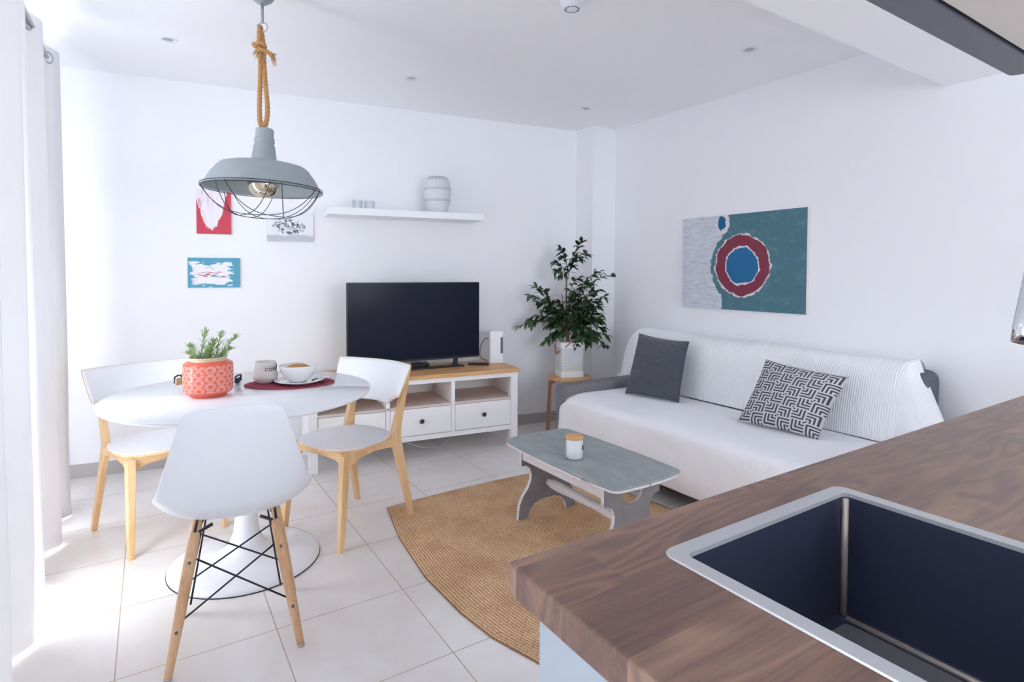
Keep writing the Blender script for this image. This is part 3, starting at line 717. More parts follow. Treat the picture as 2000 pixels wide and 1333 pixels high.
# ------------------------------------------------------------------ birch chairs
def beam(m, pts, w0, w1, d0, d1):
    """square tapered beam through points: w along x, d along y"""
    n = len(pts); vs = []
    for i, p in enumerate(pts):
        q = i/(n-1); w_ = (w0+(w1-w0)*q)/2; dd = (d0+(d1-d0)*q)/2
        if isinstance(d0, (list, tuple)): pass
        vs += [(p[0]-w_, p[1]-dd, p[2]), (p[0]+w_, p[1]-dd, p[2]), (p[0]+w_, p[1]+dd, p[2]), (p[0]-w_, p[1]+dd, p[2])]
    fs = [(3, 2, 1, 0), tuple(range(4*n-4, 4*n))]
    for i in range(n-1):
        for j in range(4):
            fs.append((i*4+j, i*4+(j+1) % 4, i*4+4+(j+1) % 4, i*4+4+j))
    m.add(vs, fs)
def make_birch_chair():
    t = thing('dining_chair', '', 'chair', (0, 0, 0), 0, 'birch dining chairs with white seats')
    # seat: rounded egg shape
    pts = []
    for i in range(64):
        a = 2*PI*i/64; ex = 2.6
        c, s_ = math.cos(a), math.sin(a)
        rr = 1/((abs(c)**ex+abs(s_)**ex)**(1/ex))
        pts.append((0.212*rr*c*(1.0+0.06*s_), 0.02+0.205*rr*s_))
    MB().prism(pts, 0.444, 0.4465).build('seat', 'seat_white', t)
    MB().prism([(x*0.995, 0.02+(y-0.02)*0.995) for x, y in pts], 0.432, 0.444).build('seat_ply', 'birch_x', t, bevel=0.002)
    for sx in (-1, 1):
        m = MB(); beam(m, [(sx*0.207, 0.232, 0.0), (sx*0.190, 0.19, 0.43)], 0.026, 0.036, 0.026, 0.040); m.build('leg', 'birch', t, bevel=0.003)
        m = MB(); # rear leg in side profile (y,z), kinked at the seat
        P = [(-0.245, 0.0), (-0.222, 0.0), (-0.130, 0.375), (-0.115, 0.432), (-0.135, 0.50), (-0.222, 0.795), (-0.245, 0.79), (-0.183, 0.50), (-0.178, 0.43)]
        m2 = MB().prism([(y, z) for y, z in P], -0.0125, 0.0125, 'x')
        vs = []
        for x, y, z in m2.v:
            xo = 0.205-0.03*min(z, 0.43)/0.43+(0.012*(z-0.43)/0.37 if z > 0.43 else 0)
            vs.append((sx*xo+x, y, z))
        m.add(vs, m2.f); m.build('leg', 'birch', t, bevel=0.003)
        # side rail between front and rear legs with arched lower edge
        rail = [(-0.16, 0.432), (-0.155, 0.385), (-0.10, 0.392), (0.0, 0.402), (0.10, 0.392), (0.16, 0.365), (0.185, 0.36), (0.185, 0.432)]
        MB().prism(rail, sx*0.182-0.010, sx*0.182+0.010, 'x').build('side_rail', 'birch', t, bevel=0.002)
    MB().prism([(-0.17, 0.432), (-0.17, 0.375), (-0.12, 0.395), (0, 0.402), (0.12, 0.395), (0.17, 0.375), (0.17, 0.432)], 0.172, 0.192, 'y').build('front_rail', 'birch_x', t, bevel=0.002)
    MB().prism([(-0.17, 0.432), (-0.17, 0.39), (0.17, 0.39), (0.17, 0.432)], -0.15, -0.13, 'y').build('rear_rail', 'birch_x', t, bevel=0.002)
    # curved back panel, front face white
    def bp(off):
        def P(u, v):
            x = (u-0.5)*2
            hw = 0.262-0.035*(1-v)**1.5-0.05*max(0, 0.14-v)/0.14*0.6
            z = 0.595+0.205*v+0.006*x*x
            # rounded lower corners
            if v < 0.25: z += 0.05*(0.25-v)/0.25*abs(x)**6
            y = -0.232+0.085*x*x-0.055*(0.5-v)*-0.6+off
            return (x*hw, y, z)
        return P
    # back plane leans: lower part further forward
    def PP(u, v):
        x, y, z = bp(0)(u, v); return (x, y+0.045*(1-v), z)
    MB().grid(PP, 33, 13).build('backrest', 'seat_white', t, solid=0.004, soff=0)
    def PB(u, v):
        x, y, z = PP(u, v); return (x*1.0, y-0.0065, z)
    MB().grid(PB, 33, 13).build('backrest_ply', 'birch_x', t, solid=0.008, soff=0)
    return t
ch = make_birch_chair()
ch['label'] = 'birch chair with white seat and curved white back, standing before the television bench'
ch.location = (0.84, 2.83, 0); ch.rotation_euler = (0, 0, R(114.2))
c2 = copy_tree(ch)
c2['label'] = 'birch chair with white seat behind the dining table, beside the curtain'
c2.location = (0.027, 3.264, 0); c2.rotation_euler = (0, 0, R(200.5))

# ------------------------------------------------------------------ white shell chair
t = thing('shell_chair', 'white moulded plastic shell chair with dowel legs, its back to the camera', 'chair', (0.2485, 2.18, 0), R(-7.5))
TAB = [(0.0, -0.232, 0.852, 0.095, 0.012), (0.012, -0.235, 0.849, 0.115, 0.014), (0.03, -0.236, 0.840, 0.131, 0.016), (0.06, -0.235, 0.825, 0.145, 0.018), (0.10, -0.232, 0.80, 0.156, 0.022), (0.22, -0.225, 0.73, 0.178, 0.032), (0.36, -0.218, 0.645, 0.203, 0.05),
       (0.5, -0.205, 0.56, 0.226, 0.072), (0.58, -0.185, 0.505, 0.236, 0.086), (0.66, -0.14, 0.462, 0.243, 0.088), (0.74, -0.06, 0.438, 0.245, 0.075), (0.84, 0.06, 0.430, 0.243, 0.055), (0.92, 0.16, 0.436, 0.238, 0.04), (0.97, 0.215, 0.438, 0.225, 0.02), (1.0, 0.24, 0.425, 0.19, 0.008)]
def cen(v):
    y, z, w_, e = interp(TAB, v); return y, z, w_, e
def shell(u, v):
    # smooth the table
    acc = [0, 0, 0, 0]; ws = 0
    for dv, k_ in ((-0.03, 1), (-0.015, 2), (0, 3), (0.015, 2), (0.03, 1)):
        q = min(1, max(0, v+dv)); a = cen(q)
        for j in range(4): acc[j] += a[j]*k_
        ws += k_
    y, z, w_, e = [a/ws for a in acc]
    w_ = cen(v)[2]
    a = cen(max(0, v-0.03)); b = cen(min(1, v+0.03)); ty, tz = b[0]-a[0], b[1]-a[1]; L = math.hypot(ty, tz)
    ny, nz = -tz/L, ty/L    # normal towards the sitter / up
    x = (u-0.5)*2; ee = e*(0.55*x*x+0.45*abs(x)**5)
    return (x*w_, y+ny*ee, z+nz*ee)
MB().grid(shell, 33, 61).build('shell', 'white_plastic', t, solid=0.006, soff=0, sub=1)
feet = {(-1, -1): (-0.195, -0.185), (1, -1): (0.195, -0.185), (-1, 1): (-0.195, 0.185), (1, 1): (0.195, 0.185)}
tops = {k_: (0.122*k_[0], 0.005+0.095*k_[1]) for k_ in feet}
def lp(k_, z): # point on the leg axis
    f_, t_ = feet[k_], tops[k_]; q = z/0.415; return Vector((f_[0]+(t_[0]-f_[0])*q, f_[1]+(t_[1]-f_[1])*q, z))
for k_ in feet:
    m = MB(); m.tube([lp(k_, z) for z in (0.002, 0.03, 0.15, 0.30, 0.395, 0.413)], [0.0115, 0.0125, 0.016, 0.0185, 0.0175, 0.014], 20); lg = m.build('leg', 'beech', t)
    MB().tube([lp(k_, 0.0), lp(k_, 0.006)], 0.0118, 16).build('foot_cap', 'steel', lg)
    # metal bracket under the seat
    pt = lp(k_, 0.365); pq = lp(k_, 0.412)
    inw = Vector((-k_[0]*0.014, -k_[1]*0.004, 0))
    m = MB(); m.tube([pt+inw, pq+inw, pq+inw*2.0+Vector((-k_[0]*0.02, -k_[1]*0.02, 0.008))], 0.006, 8); m.build('bracket', 'black', t)
    for zb_ in (0.33, 0.135): MB().sphere(tuple(lp(k_, zb_)+Vector((0, k_[1]*0.0165, 0))), 0.0055, seg=10, rings=6).build('bolt', 'grey_steel', lg)
def wirebar(a, b, r=0.0032):
    MB().tube([a, b], r, 8).build('cross_wire', 'wire', t)
for sy in (-1, 1):
    o_ = Vector((0, 0.017*-sy, 0))
    wirebar(lp((-1, sy), 0.335)+o_, lp((1, sy), 0.14)+o_); wirebar(lp((1, sy), 0.335)+o_*1.5, lp((-1, sy), 0.14)+o_*1.5)
for sx in (-1, 1):
    o_ = Vector((0.017*-sx, 0, 0))
    wirebar(lp((sx, -1), 0.40)+o_, lp((sx, 1), 0.20)+o_); wirebar(lp((sx, 1), 0.40)+o_*1.5, lp((sx, -1), 0.20)+o_*1.5)
m = MB(); q = [lp((-1, -1), 0.405), lp((1, -1), 0.405), lp((1, 1), 0.405), lp((-1, 1), 0.405)]
for a_, b__ in ((0, 3), (1, 2)): MB().tube([q[a_]+Vector((0, 0, 0.008)), q[b__]+Vector((0, 0, 0.008))], 0.0045, 8).build('seat_rail', 'black', t)

# ------------------------------------------------------------------ things on the dining table
TZ = 0.7482
mt = []
for i in range(56):
    a = 2*PI*i/56; y = 0.155*math.sin(a); x = 0.2*math.cos(a)
    if y < 0: y *= 0.9
    mt.append((x, y))
pm_ = MB().prism(mt, 0.0, 0.004).build('placemat', 'placemat', loc=(0.548, 2.775, TZ), rz=R(-22), bevel=0.0015)
tag(pm_, 'oval dusky red woven placemat under the mug and bowl', 'placemat')
t = thing('coffee_mug', 'stoneware coffee mug printed in black on the red placemat', 'mug', (0.452, 2.845, TZ+0.0045), R(-22))
MB().lathe([(0.001, 0), (0.036, 0), (0.044, 0.006), (0.053, 0.022), (0.054, 0.032), (0.050, 0.052), (0.0455, 0.085), (0.0455, 0.1), (0.0425, 0.1), (0.0425, 0.085), (0.046, 0.05), (0.049, 0.03), (0.04, 0.012), (0.001, 0.008)], 56).build('body', 'mug', t)
hb = R(68)
hp = [Vector((math.cos(hb), math.sin(hb), 0))*r_+Vector((0, 0, z_)) for r_, z_ in ((0.044, 0.085), (0.066, 0.088), (0.078, 0.068), (0.072, 0.045), (0.050, 0.03))]
MB().tube(smoothpath(hp, 6), 0.006, 10).build('handle', 'spoon', t)
# lettering COFFEE wrapped on the mug
tcu = bpy.data.curves.new('mug_letters', 'FONT'); tcu.body = 'COFFEE'; tcu.size = 0.021; tcu.align_x = 'CENTER'; tcu.align_y = 'CENTER'; tcu.offset = 0.0006; tcu.space_character = 1.15
to_ = bpy.data.objects.new('tmp_text', tcu); COL.objects.link(to_)
dg = bpy.context.evaluated_depsgraph_get(); me = bpy.data.meshes.new_from_object(to_.evaluated_get(dg)); bpy.data.objects.remove(to_, do_unlink=True)
bm = bmesh.new(); bm.from_mesh(me)
for vx, vy in ((-0.05, 0.014), (-0.05, -0.014)):
    n_ = 24; vs_ = []
    for i in range(n_+1):
        x = -0.047+0.094*i/n_; vs_.append((bm.verts.new((x, vy, 0)), bm.verts.new((x, vy+0.0011, 0))))
    for i in range(n_): bm.faces.new((vs_[i][0], vs_[i+1][0], vs_[i+1][1], vs_[i][1]))
for v_ in bm.verts:
    zz = 0.066+v_.co.y; rad = 0.0478+(0.0455-0.0478)*min(1, max(0, (zz-0.066)/0.02))+0.0009+max(0, (0.066-zz))*0.07
    a = v_.co.x/0.048
    v_.co = Vector((math.sin(a)*rad, -math.cos(a)*rad, zz))
bm.to_mesh(me); bm.free(); me.materials.clear()
o = link('lettering', me, 'ink', t); o['label'] = 'black printed COFFEE lettering'; o.rotation_euler[2] = R(57)
BX, BY = 0.585, 2.752
t = tag(MB().lathe([(0.001, 0.004), (0.06, 0.004), (0.066, 0.0), (0.07, 0.003), (0.108, 0.015), (0.112, 0.017), (0.111, 0.019), (0.068, 0.008), (0.001, 0.008)], 64).build('saucer', 'ceramic', loc=(BX, BY, TZ+0.0045)), 'white saucer plate beneath the cereal bowl', 'plate')
t = tag(MB().lathe([(0.001, 0.0), (0.036, 0.0), (0.04, 0.005), (0.062, 0.022), (0.077, 0.048), (0.0835, 0.076), (0.0815, 0.077), (0.074, 0.05), (0.058, 0.026), (0.001, 0.012)], 64).build('cereal_bowl', 'ceramic', loc=(BX-0.006, BY+0.004, TZ+0.0135)), 'white ceramic bowl filled with cereal on a saucer', 'bowl')
m = MB(); random.seed(5)
m.lathe([(0.074, 0.055), (0.055, 0.066), (0.03, 0.078), (0.001, 0.082)], 40)
for i in range(160):
    a = random.uniform(0, 2*PI); r_ = 0.066*math.sqrt(random.random()); zz = 0.082-0.36*r_
    m.sphere((r_*math.cos(a), r_*math.sin(a), zz), random.uniform(0.003, 0.0055), sz=0.6, seg=6, rings=4)
t = tag(m.build('cereal', 'granola', loc=(BX-0.006, BY+0.004, TZ+0.0135)), 'golden brown cereal heaped in the white bowl', 'cereal', kind='stuff')
t = thing('spoon', 'small spoon with a black handle end resting on the saucer', 'spoon', (BX+0.07, BY-0.045, TZ+0.022), R(35))
MB().sphere((0.055, 0, 0.003), 0.016, sx=1.5, sz=0.2, seg=16, rings=8).tube([(0.035, 0, 0.003), (0.0, 0, 0.004)], 0.002, 8).build('spoon_bowl', 'ceramic', t)
MB().tube([(0.004, 0, 0.004), (-0.035, 0, 0.001)], [0.0025, 0.004], 8).build('spoon_handle', 'spoon', t)
# coral planter
t = thing('coral_planter', 'coral red glazed pot with a star pattern holding a herb plant on the dining table', 'plant pot', (0.203, 2.695, TZ))
MB().lathe([(0.001, 0.0), (0.066, 0.0), (0.072, 0.006), (0.072, 0.010), (0.086, 0.016), (0.094, 0.03), (0.096, 0.045), (0.096, 0.125), (0.094, 0.138), (0.084, 0.146), (0.07, 0.150)], 72).build('pot_body', 'coral', t)
MB().lathe([(0.0705, 0.149), (0.0705, 0.160), (0.075, 0.165), (0.071, 0.166), (0.067, 0.160), (0.067, 0.14)], 48).build('pot_collar', 'brass', t)
MB().disc(0.0665, 0.152).build('soil', 'soil', t)
m = MB(); random.seed(11)
stems = [(-0.03, 0.0, -0.012, 0.0, 0.115), (-0.045, 0.01, -0.07, 0.03, 0.055), (0.0, -0.01, 0.015, -0.01, 0.06), (0.035, 0.0, 0.10, -0.05, 0.095), (0.03, 0.01, 0.05, 0.0, 0.105), (0.01, 0.02, 0.02, 0.03, 0.07), (-0.015, -0.02, 0.0, -0.03, 0.05), (0.045, -0.01, 0.085, -0.03, 0.04), (-0.05, -0.02, -0.075, -0.02, 0.03)]
for x0, y0, x1, y1, h in stems:
    a = Vector((x0, y0, 0.150)); b = Vector((x0+(x1-x0)*1.0, y1, 0.152+h))
    md = a.lerp(b, 0.5)+Vector((0, 0, 0.012)); P = smoothpath([a, md, b], 8)
    m.tube(P, [0.0018]*(len(P)-3)+[0.0012, 0.001, 0.0006], 5)
    for i, p in enumerate(P[1:]):
        for q_ in range(4):
            ang = random.uniform(0, 2*PI); tt = (b-a).normalized()
            d_ = (Vector((math.cos(ang), math.sin(ang), 0))*0.8+tt*0.9).normalized(); L = random.uniform(0.020, 0.038)
            e_ = p+d_*L; sd_ = d_.cross(Vector((0.3, 0.2, 1))).normalized()*0.0029
            m.add([p, p.lerp(e_, .5)+sd_, e_, p.lerp(e_, .5)-sd_, ], [(0, 1, 2, 3)])
m.build('herb_leaves', 'herb', t, remdup=False)
# serving tray with black handles behind the planter
t = thing('serving_tray', 'low white tray with black clasps at both ends, half hidden behind the coral pot', 'tray', (0.222, 2.955, TZ), R(-29))
MB().prism(rrect(-0.125, 0.125, -0.05, 0.05, 0.015), 0.0, 0.004).build('tray_base', 'white_plastic', t)
for sx in (-1, 1):
    MB().box(sx*0.128-0.004, sx*0.128+0.004, -0.035, 0.035, 0.0, 0.032).build('end_wall', 'birch' if sx < 0 else 'white_plastic', t, bevel=0.002)
    MB().tube([(sx*0.135, -0.03, 0.012), (sx*0.135, -0.03, 0.04), (sx*0.137, 0.0, 0.044), (sx*0.135, 0.03, 0.04), (sx*0.135, 0.03, 0.012)], 0.004, 8).box(sx*0.136-0.003, sx*0.136+0.003, -0.016, 0.016, 0.006, 0.03).build('clasp', 'black', t)

# ------------------------------------------------------------------ television bench
t = thing('tv_bench', 'white television bench with oiled wood top, open niches and three drawers', 'tv bench', (0.822, 3.63, 0), R(-7.25))
BW, BD, BH = 1.456, 0.46, 0.575
MB().box(-0.012, BW+0.012, -0.012, BD+0.005, BH-0.028, BH).build('bench_top', 'pine', t, bevel=0.003)
for x in (0.0, BW-0.055):
    for y in (0.0, BD-0.05): MB().box(x, x+0.055, y, y+0.05, 0, BH-0.028).build('leg', 'white_paint', t, bevel=0.002)
for x in (0.005, BW-0.023): MB().box(x, x+0.018, 0.05, BD-0.05, 0.13, BH-0.028).build('side_panel', 'white_paint', t)
MB().box(0.055, BW-0.055, 0.003, 0.021, 0.515, BH-0.028).build('top_rail', 'white_paint', t)
MB().box(0.055, BW-0.055, 0.003, 0.021, 0.13, 0.163).build('bottom_rail', 'white_paint', t)
MB().box(0.023, BW-0.023, 0.02, BD-0.02, 0.135, 0.15).build('bottom_panel', 'white_paint', t)
MB().box(0.023, BW-0.023, BD-0.028, BD-0.02, 0.15, BH-0.028).build('back_panel', 'white_paint', t)
MB().box(0.023, BW-0.023, 0.004, BD-0.03, 0.352, 0.368).build('niche_shelf', 'niche', t)
bw_ = (BW-0.11-2*0.026)/3
for i in range(2):
    x = 0.055+bw_*(i+1)+0.026*i
    MB().box(x, x+0.026, 0.004, BD-0.03, 0.163, 0.515).build('divider', 'white_paint', t)
for i in range(3):
    x = 0.055+(bw_+0.026)*i
    dr = MB().box(x+0.003, x+bw_-0.003, 0.003, 0.021, 0.167, 0.349).build('drawer', 'white_paint', t, bevel=0.0015)
    MB().box(x+0.01, x+bw_-0.01, 0.02, BD-0.04, 0.172, 0.34).build('drawer_box', 'white_paint', dr)
    kb = MB().lathe([(0.001, 0.026), (0.012, 0.025), (0.016, 0.019), (0.012, 0.012), (0.007, 0.008), (0.009, 0.0)], 24).build('knob', 'black', dr)
    kb.rotation_euler[0] = R(90); kb.location = (x+bw_/2, 0.004, 0.262)
# loose white cable under the bench
cd = tag(MB().tube(smoothpath([(1.44, 3.86, 0.005), (1.46, 3.80, 0.06), (1.52, 3.73, 0.065), (1.62, 3.68, 0.03), (1.74, 3.68, 0.02), (1.84, 3.72, 0.05), (1.90, 3.82, 0.10), (1.93, 3.92, 0.125)], 8), 0.0022, 6).build('loose_cable', 'cord_white'), 'thin white cable hanging below the television bench', 'cable')

# ------------------------------------------------------------------ television & devices
BA = math.atan2(-0.066, 1)
t = thing('television', 'large black flat screen television on the white bench', 'television', (1.606, 3.770, 0.5755), BA)
MB().box(-0.494, 0.494, -0.012, 0.012, 0.062, 0.628).build('screen_body', 'black_plastic', t, bevel=0.002)
MB().add([(-0.488, -0.0125, 0.076), (0.488, -0.0125, 0.076), (0.488, -0.0125, 0.622), (-0.488, -0.0125, 0.622)], [(0, 1, 2, 3)]).build('screen', 'screen', t)
MB().box(-0.25, 0.25, 0.012, 0.045, 0.14, 0.42).build('rear_housing', 'black_plastic', t, bevel=0.01)
MB().prism([(-0.36, -0.03), (0.36, -0.03), (0.375, -0.01), (0.36, 0.03), (-0.36, 0.03), (-0.375, -0.01)], 0.0, 0.011).build('foot_bar', 'black_plastic', t, bevel=0.003)
MB().prism([(0.275, 0.0105), (0.33, 0.0105), (0.318, 0.03), (0.322, 0.066), (0.29, 0.066), (0.285, 0.03)], -0.008, 0.010, 'y').build('foot_neck', 'black_plastic', t, bevel=0.002)
MB().prism([(-0.33, 0.0105), (-0.275, 0.0105), (-0.285, 0.03), (-0.29, 0.066), (-0.322, 0.066), (-0.318, 0.03)], -0.008, 0.010, 'y').build('foot_neck', 'black_plastic', t, bevel=0.002)
t = thing('set_top_box', 'round black set-top box behind the television foot bar', 'set-top box', (1.675, 3.865, 0.5755))
MB().lathe([(0.001, 0.0), (0.062, 0.0), (0.068, 0.006), (0.068, 0.022), (0.06, 0.03), (0.001, 0.031)], 40).build('casing', 'black_plastic', t)
MB().tube(smoothpath([(-0.02, 0.06, 0.015), (-0.06, 0.10, 0.06), (0.0, 0.12, 0.075), (0.06, 0.08, 0.045), (0.062, 0.03, 0.022)], 8), 0.0022, 6).build('cable', 'black', t)
t = thing('remote_control', 'black remote control lying at the right end of the television foot', 'remote control', (2.085, 3.715, 0.5755), R(-38))
MB().prism(rrect(-0.08, 0.08, -0.022, 0.022, 0.012), 0.0, 0.017).build('casing', 'black_plastic', t, bevel=0.004)
m = MB()
for i in range(8):
    for j in range(3): m.lathe([(0.001, 0.0188), (0.003, 0.0185), (0.0035, 0.0165)], 10, c=(-0.062+i*0.017, -0.011+j*0.011, 0))
m.build('buttons', 'grille', t)
t = thing('fan_heater', 'white upright box heater with a dark side grille on the television bench', 'heater', (2.268, 3.762, 0.5755), R(-20))
MB().prism(rrect(-0.055, 0.055, -0.042, 0.042, 0.014), 0.012, 0.245).build('casing', 'white_plastic', t, bevel=0.006)
MB().prism(rrect(-0.06, 0.06, -0.047, 0.047, 0.015), 0.0, 0.013).build('base', 'white_plastic', t, bevel=0.003)
m = MB().box(0.028, 0.046, -0.0435, -0.041, 0.075, 0.2)
m.build('grille', 'grille', t)
MB().tube(smoothpath([(-0.05, 0.02, 0.18), (-0.075, 0.03, 0.185), (-0.10, 0.05, 0.15), (-0.115, 0.06, 0.09), (-0.11, 0.07, 0.03), (-0.06, 0.07, 0.004)], 8), 0.0028, 6).build('cable', 'black', t)
tag(MB().tube(smoothpath([(1.42, 3.86, 0.579), (1.44, 3.84, 0.60), (1.425, 3.85, 0.64)], 6), 0.0025, 6).build('aerial_cable', 'black'), 'short black cable below the left half of the television', 'cable')

# ------------------------------------------------------------------ stool and ficus
SX, SY, SZ_ = 2.835, 3.555, 0.445
t = thing('stool', 'round three-legged wooden stool carrying the ficus, behind the sofa arm', 'stool', (SX, SY, 0))
MB().lathe([(0.001, SZ_-0.022), (0.172, SZ_-0.022), (0.176, SZ_-0.018), (0.176, SZ_-0.003), (0.173, SZ_), (0.001, SZ_)], 56).build('stool_top', 'stool_wood', t)
for i in range(3):
    a = R(152+120*i); c_, s_ = math.cos(a), math.sin(a)
    m = MB(); m.add([], [])
    prof = [(0.11, SZ_-0.024), (0.155, SZ_-0.024), (0.168, SZ_-0.05), (0.187, 0.0), (0.160, 0.0), (0.147, SZ_-0.06), (0.11, SZ_-0.04)]
    m2 = MB().prism(prof, -0.024, 0.024, 'y')
    m.add([(x*c_-y*s_, x*s_+y*c_, z) for x, y, z in m2.v], m2.f); m.build('leg', 'stool_leg', t, bevel=0.003)
t = thing('ficus', 'leafy green ficus in a white printed tin with a leather handle, on the stool', 'plant', (SX, SY, SZ_+0.0005))
pr_ = -R(12)
tin = MB().prism(rrect(-0.098, 0.098, -0.098, 0.098, 0.03), 0.0, 0.28).build('tin_pot', 'tin', t, bevel=0.003); tin.rotation_euler[2] = R(-20)
hd = [dR*-0.11+Vector((0, 0, 0.262)), dR*-0.118+Vector((0, 0, 0.24)), dR*-0.112+Vector((0, 0, 0.19)), dR*-0.105-dF*0.05+Vector((0, 0, 0.19)), dR*-0.05-dF*0.105+Vector((0, 0, 0.24)), dR*0.0-dF*0.11+Vector((0, 0, 0.285)), dR*0.05-dF*0.09+Vector((0, 0, 0.32))]
MB().tube(smoothpath(hd, 6), 0.005, 8).build('leather_handle', 'leather', t)
random.seed(21)
stem = MB(); lv = MB()
def leaf(p, d_, L, wd):
    d_ = d_.normalized(); side = d_.cross(Vector((random.uniform(-.5, .5), random.uniform(-.5, .5), 1))).normalized(); nrm = side.cross(d_).normalized()
    rows = []
    for q, ww, dr_ in ((0.0, 0.05, 0), (0.18, 0.75, 0.0), (0.42, 1.0, -0.02), (0.7, 0.72, -0.06), (0.9, 0.28, -0.13), (1.0, 0.02, -0.18)):
        c_ = p+d_*L*q+Vector((0, 0, dr_*L)); rows.append((c_-side*wd*ww/2+nrm*wd*0.12*ww, c_, c_+side*wd*ww/2+nrm*wd*0.12*ww))
    vs = [x for r_ in rows for x in r_]; fs = []
    for i in range(5):
        for j in range(2): fs.append((i*3+j, i*3+j+1, i*3+j+4, i*3+j+3))
    lv.add(vs, fs, True)
PXM = 1/243.0
def pp(px, py, dpt): return dR*((px-1110)*PXM)+dF*dpt+Vector((0, 0, 0.29+(665-py)*PXM))
trunk = [pp(1108, 672, 0), pp(1104, 620, 0.01), pp(1103, 570, 0), pp(1104, 530, -0.01), pp(1112, 505, 0)]
TP = smoothpath(trunk, 8); stem.tube(TP, [0.009*(1-0.6*i/len(TP)) for i in range(len(TP))], 8)
for dx_ in (-0.02, 0.02, 0.035):
    q = [pp(1110, 672, 0)+dR*dx_, pp(1110+dx_*500, 620, 0.02), pp(1112+dx_*900, 575, 0.0)]
    Q = smoothpath(q, 6); stem.tube(Q, [0.006*(1-0.6*i/len(Q)) for i in range(len(Q))], 6)
clusters = [(1130, 476, 1108, 520), (1142, 498, 1110, 520), (1092, 488, 1106, 525), (1098, 502, 1106, 530), (1128, 505, 1108, 530), (1080, 512, 1104, 540), (1082, 528, 1104, 545), (1092, 538, 1104, 555), (1112, 520, 1106, 540),
            (1190, 538, 1130, 570), (1165, 532, 1130, 565), (1128, 545, 1106, 580), (1145, 552, 1120, 590), (1135, 562, 1110, 590), (1150, 575, 1115, 610), (1120, 575, 1106, 600),
            (1042, 560, 1080, 620), (1056, 566, 1085, 620), (1032, 578, 1075, 610), (1048, 590, 1088, 630), (1065, 588, 1095, 630), (1072, 604, 1100, 640), (1060, 606, 1095, 645), (1085, 590, 1104, 630), (1092, 605, 1106, 640),
            (1014, 640, 1075, 630), (1034, 632, 1080, 635), (1030, 622, 1080, 630), (1058, 620, 1095, 645), (1066, 640, 1100, 655), (1063, 668, 1090, 650), (1080, 655, 1105, 660), (1098, 650, 1108, 665), (1110, 632, 1108, 660), (1100, 622, 1106, 650),
            (1165, 566, 1130, 600), (1176, 580, 1130, 610), (1168, 598, 1130, 630), (1158, 588, 1125, 620), (1142, 600, 1115, 640), (1125, 605, 1110, 640), (1135, 620, 1112, 650), (1150, 625, 1115, 650), (1168, 625, 1120, 650), (1176, 640, 1125, 655), (1180, 655, 1130, 660), (1175, 672, 1135, 655), (1160, 665, 1120, 660), (1148, 650, 1115, 660), (1130, 655, 1112, 665), (1120, 668, 1110, 660), (1145, 670, 1120, 660), (1108, 605, 1106, 640), (1115, 590, 1108, 620), (1138, 585, 1112, 620), (1090, 635, 1105, 655), (1125, 640, 1110, 655)]
for q_ in range(34):
    aa_ = random.uniform(0, 2*PI); rr_ = math.sqrt(random.random()); a1 = 1118+58*rr_*math.cos(aa_); b1 = 622+46*rr_*math.sin(aa_)
    clusters.append((a1, b1, 1108+(a1-1108)*0.35, b1+(660-b1)*0.5))
for (a1, b1, a0, b0) in clusters:
    dp = random.uniform(-0.13, 0.10)
    s0 = pp(a0, b0, dp*0.2); e0 = pp(a1, b1, dp); mid = s0.lerp(e0, 0.55)+Vector((0, 0, 0.03))
    Q = smoothpath([s0, mid, e0], 7); stem.tube(Q, [0.0028-0.0018*i/len(Q) for i in range(len(Q))], 5)
    nL = len(Q)
    for i in range(3, nL):
        for q_ in range(1 if random.random() < 0.55 else 2):
            tt = (Q[min(i+1, nL-1)]-Q[i-1]).normalized()
            d_ = tt*0.7+Vector((random.uniform(-1, 1), random.uniform(-1, 1), random.uniform(-0.9, 0.35)))*0.8
            leaf(Q[i], d_, random.uniform(0.050, 0.074), random.uniform(0.025, 0.036))
stem.build('stems', 'trunk', t); lv.build('foliage', 'leaf', t)

# ------------------------------------------------------------------ sofa
t = thing('sofa', 'grey woven sofa against the right wall, mostly covered by white throws', 'sofa', (0, 0, 0))
MB().box(2.40, 3.33, 1.13, 3.005, 0.09, 0.41).build('seat_base', 'sofa_dark', t, bevel=0.03, bseg=4)
for y0, y1 in ((3.0, 3.125), (1.0, 1.125)):
    MB().prism(rrect(y0, y1, 0.09, 0.505, 0.03), 2.372, 3.33, 'x').build('armrest', 'sofa', t, bevel=0.012, bseg=3)
MB().prism(rrect(1.215, 3.14, 0.10, 0.785, 0.05), 3.20, 3.355, 'x').build('backrest', 'sofa_dark', t, bevel=0.02, bseg=3)
MB().prism([(3.07, 0.405), (3.21, 0.405), (3.33, 0.74), (3.30, 0.81), (3.20, 0.825), (3.145, 0.79), (3.11, 0.70)], 1.33, 3.10, 'y').build('back_cushion', 'sofa', t, bevel=0.02, bseg=3)
for x in (2.46, 3.25):
    for y in (1.2, 2.94): MB().lathe([(0.001, 0), (0.02, 0), (0.024, 0.092), (0.001, 0.092)], 16, c=(x, y, 0)).build('leg', 'black', t)
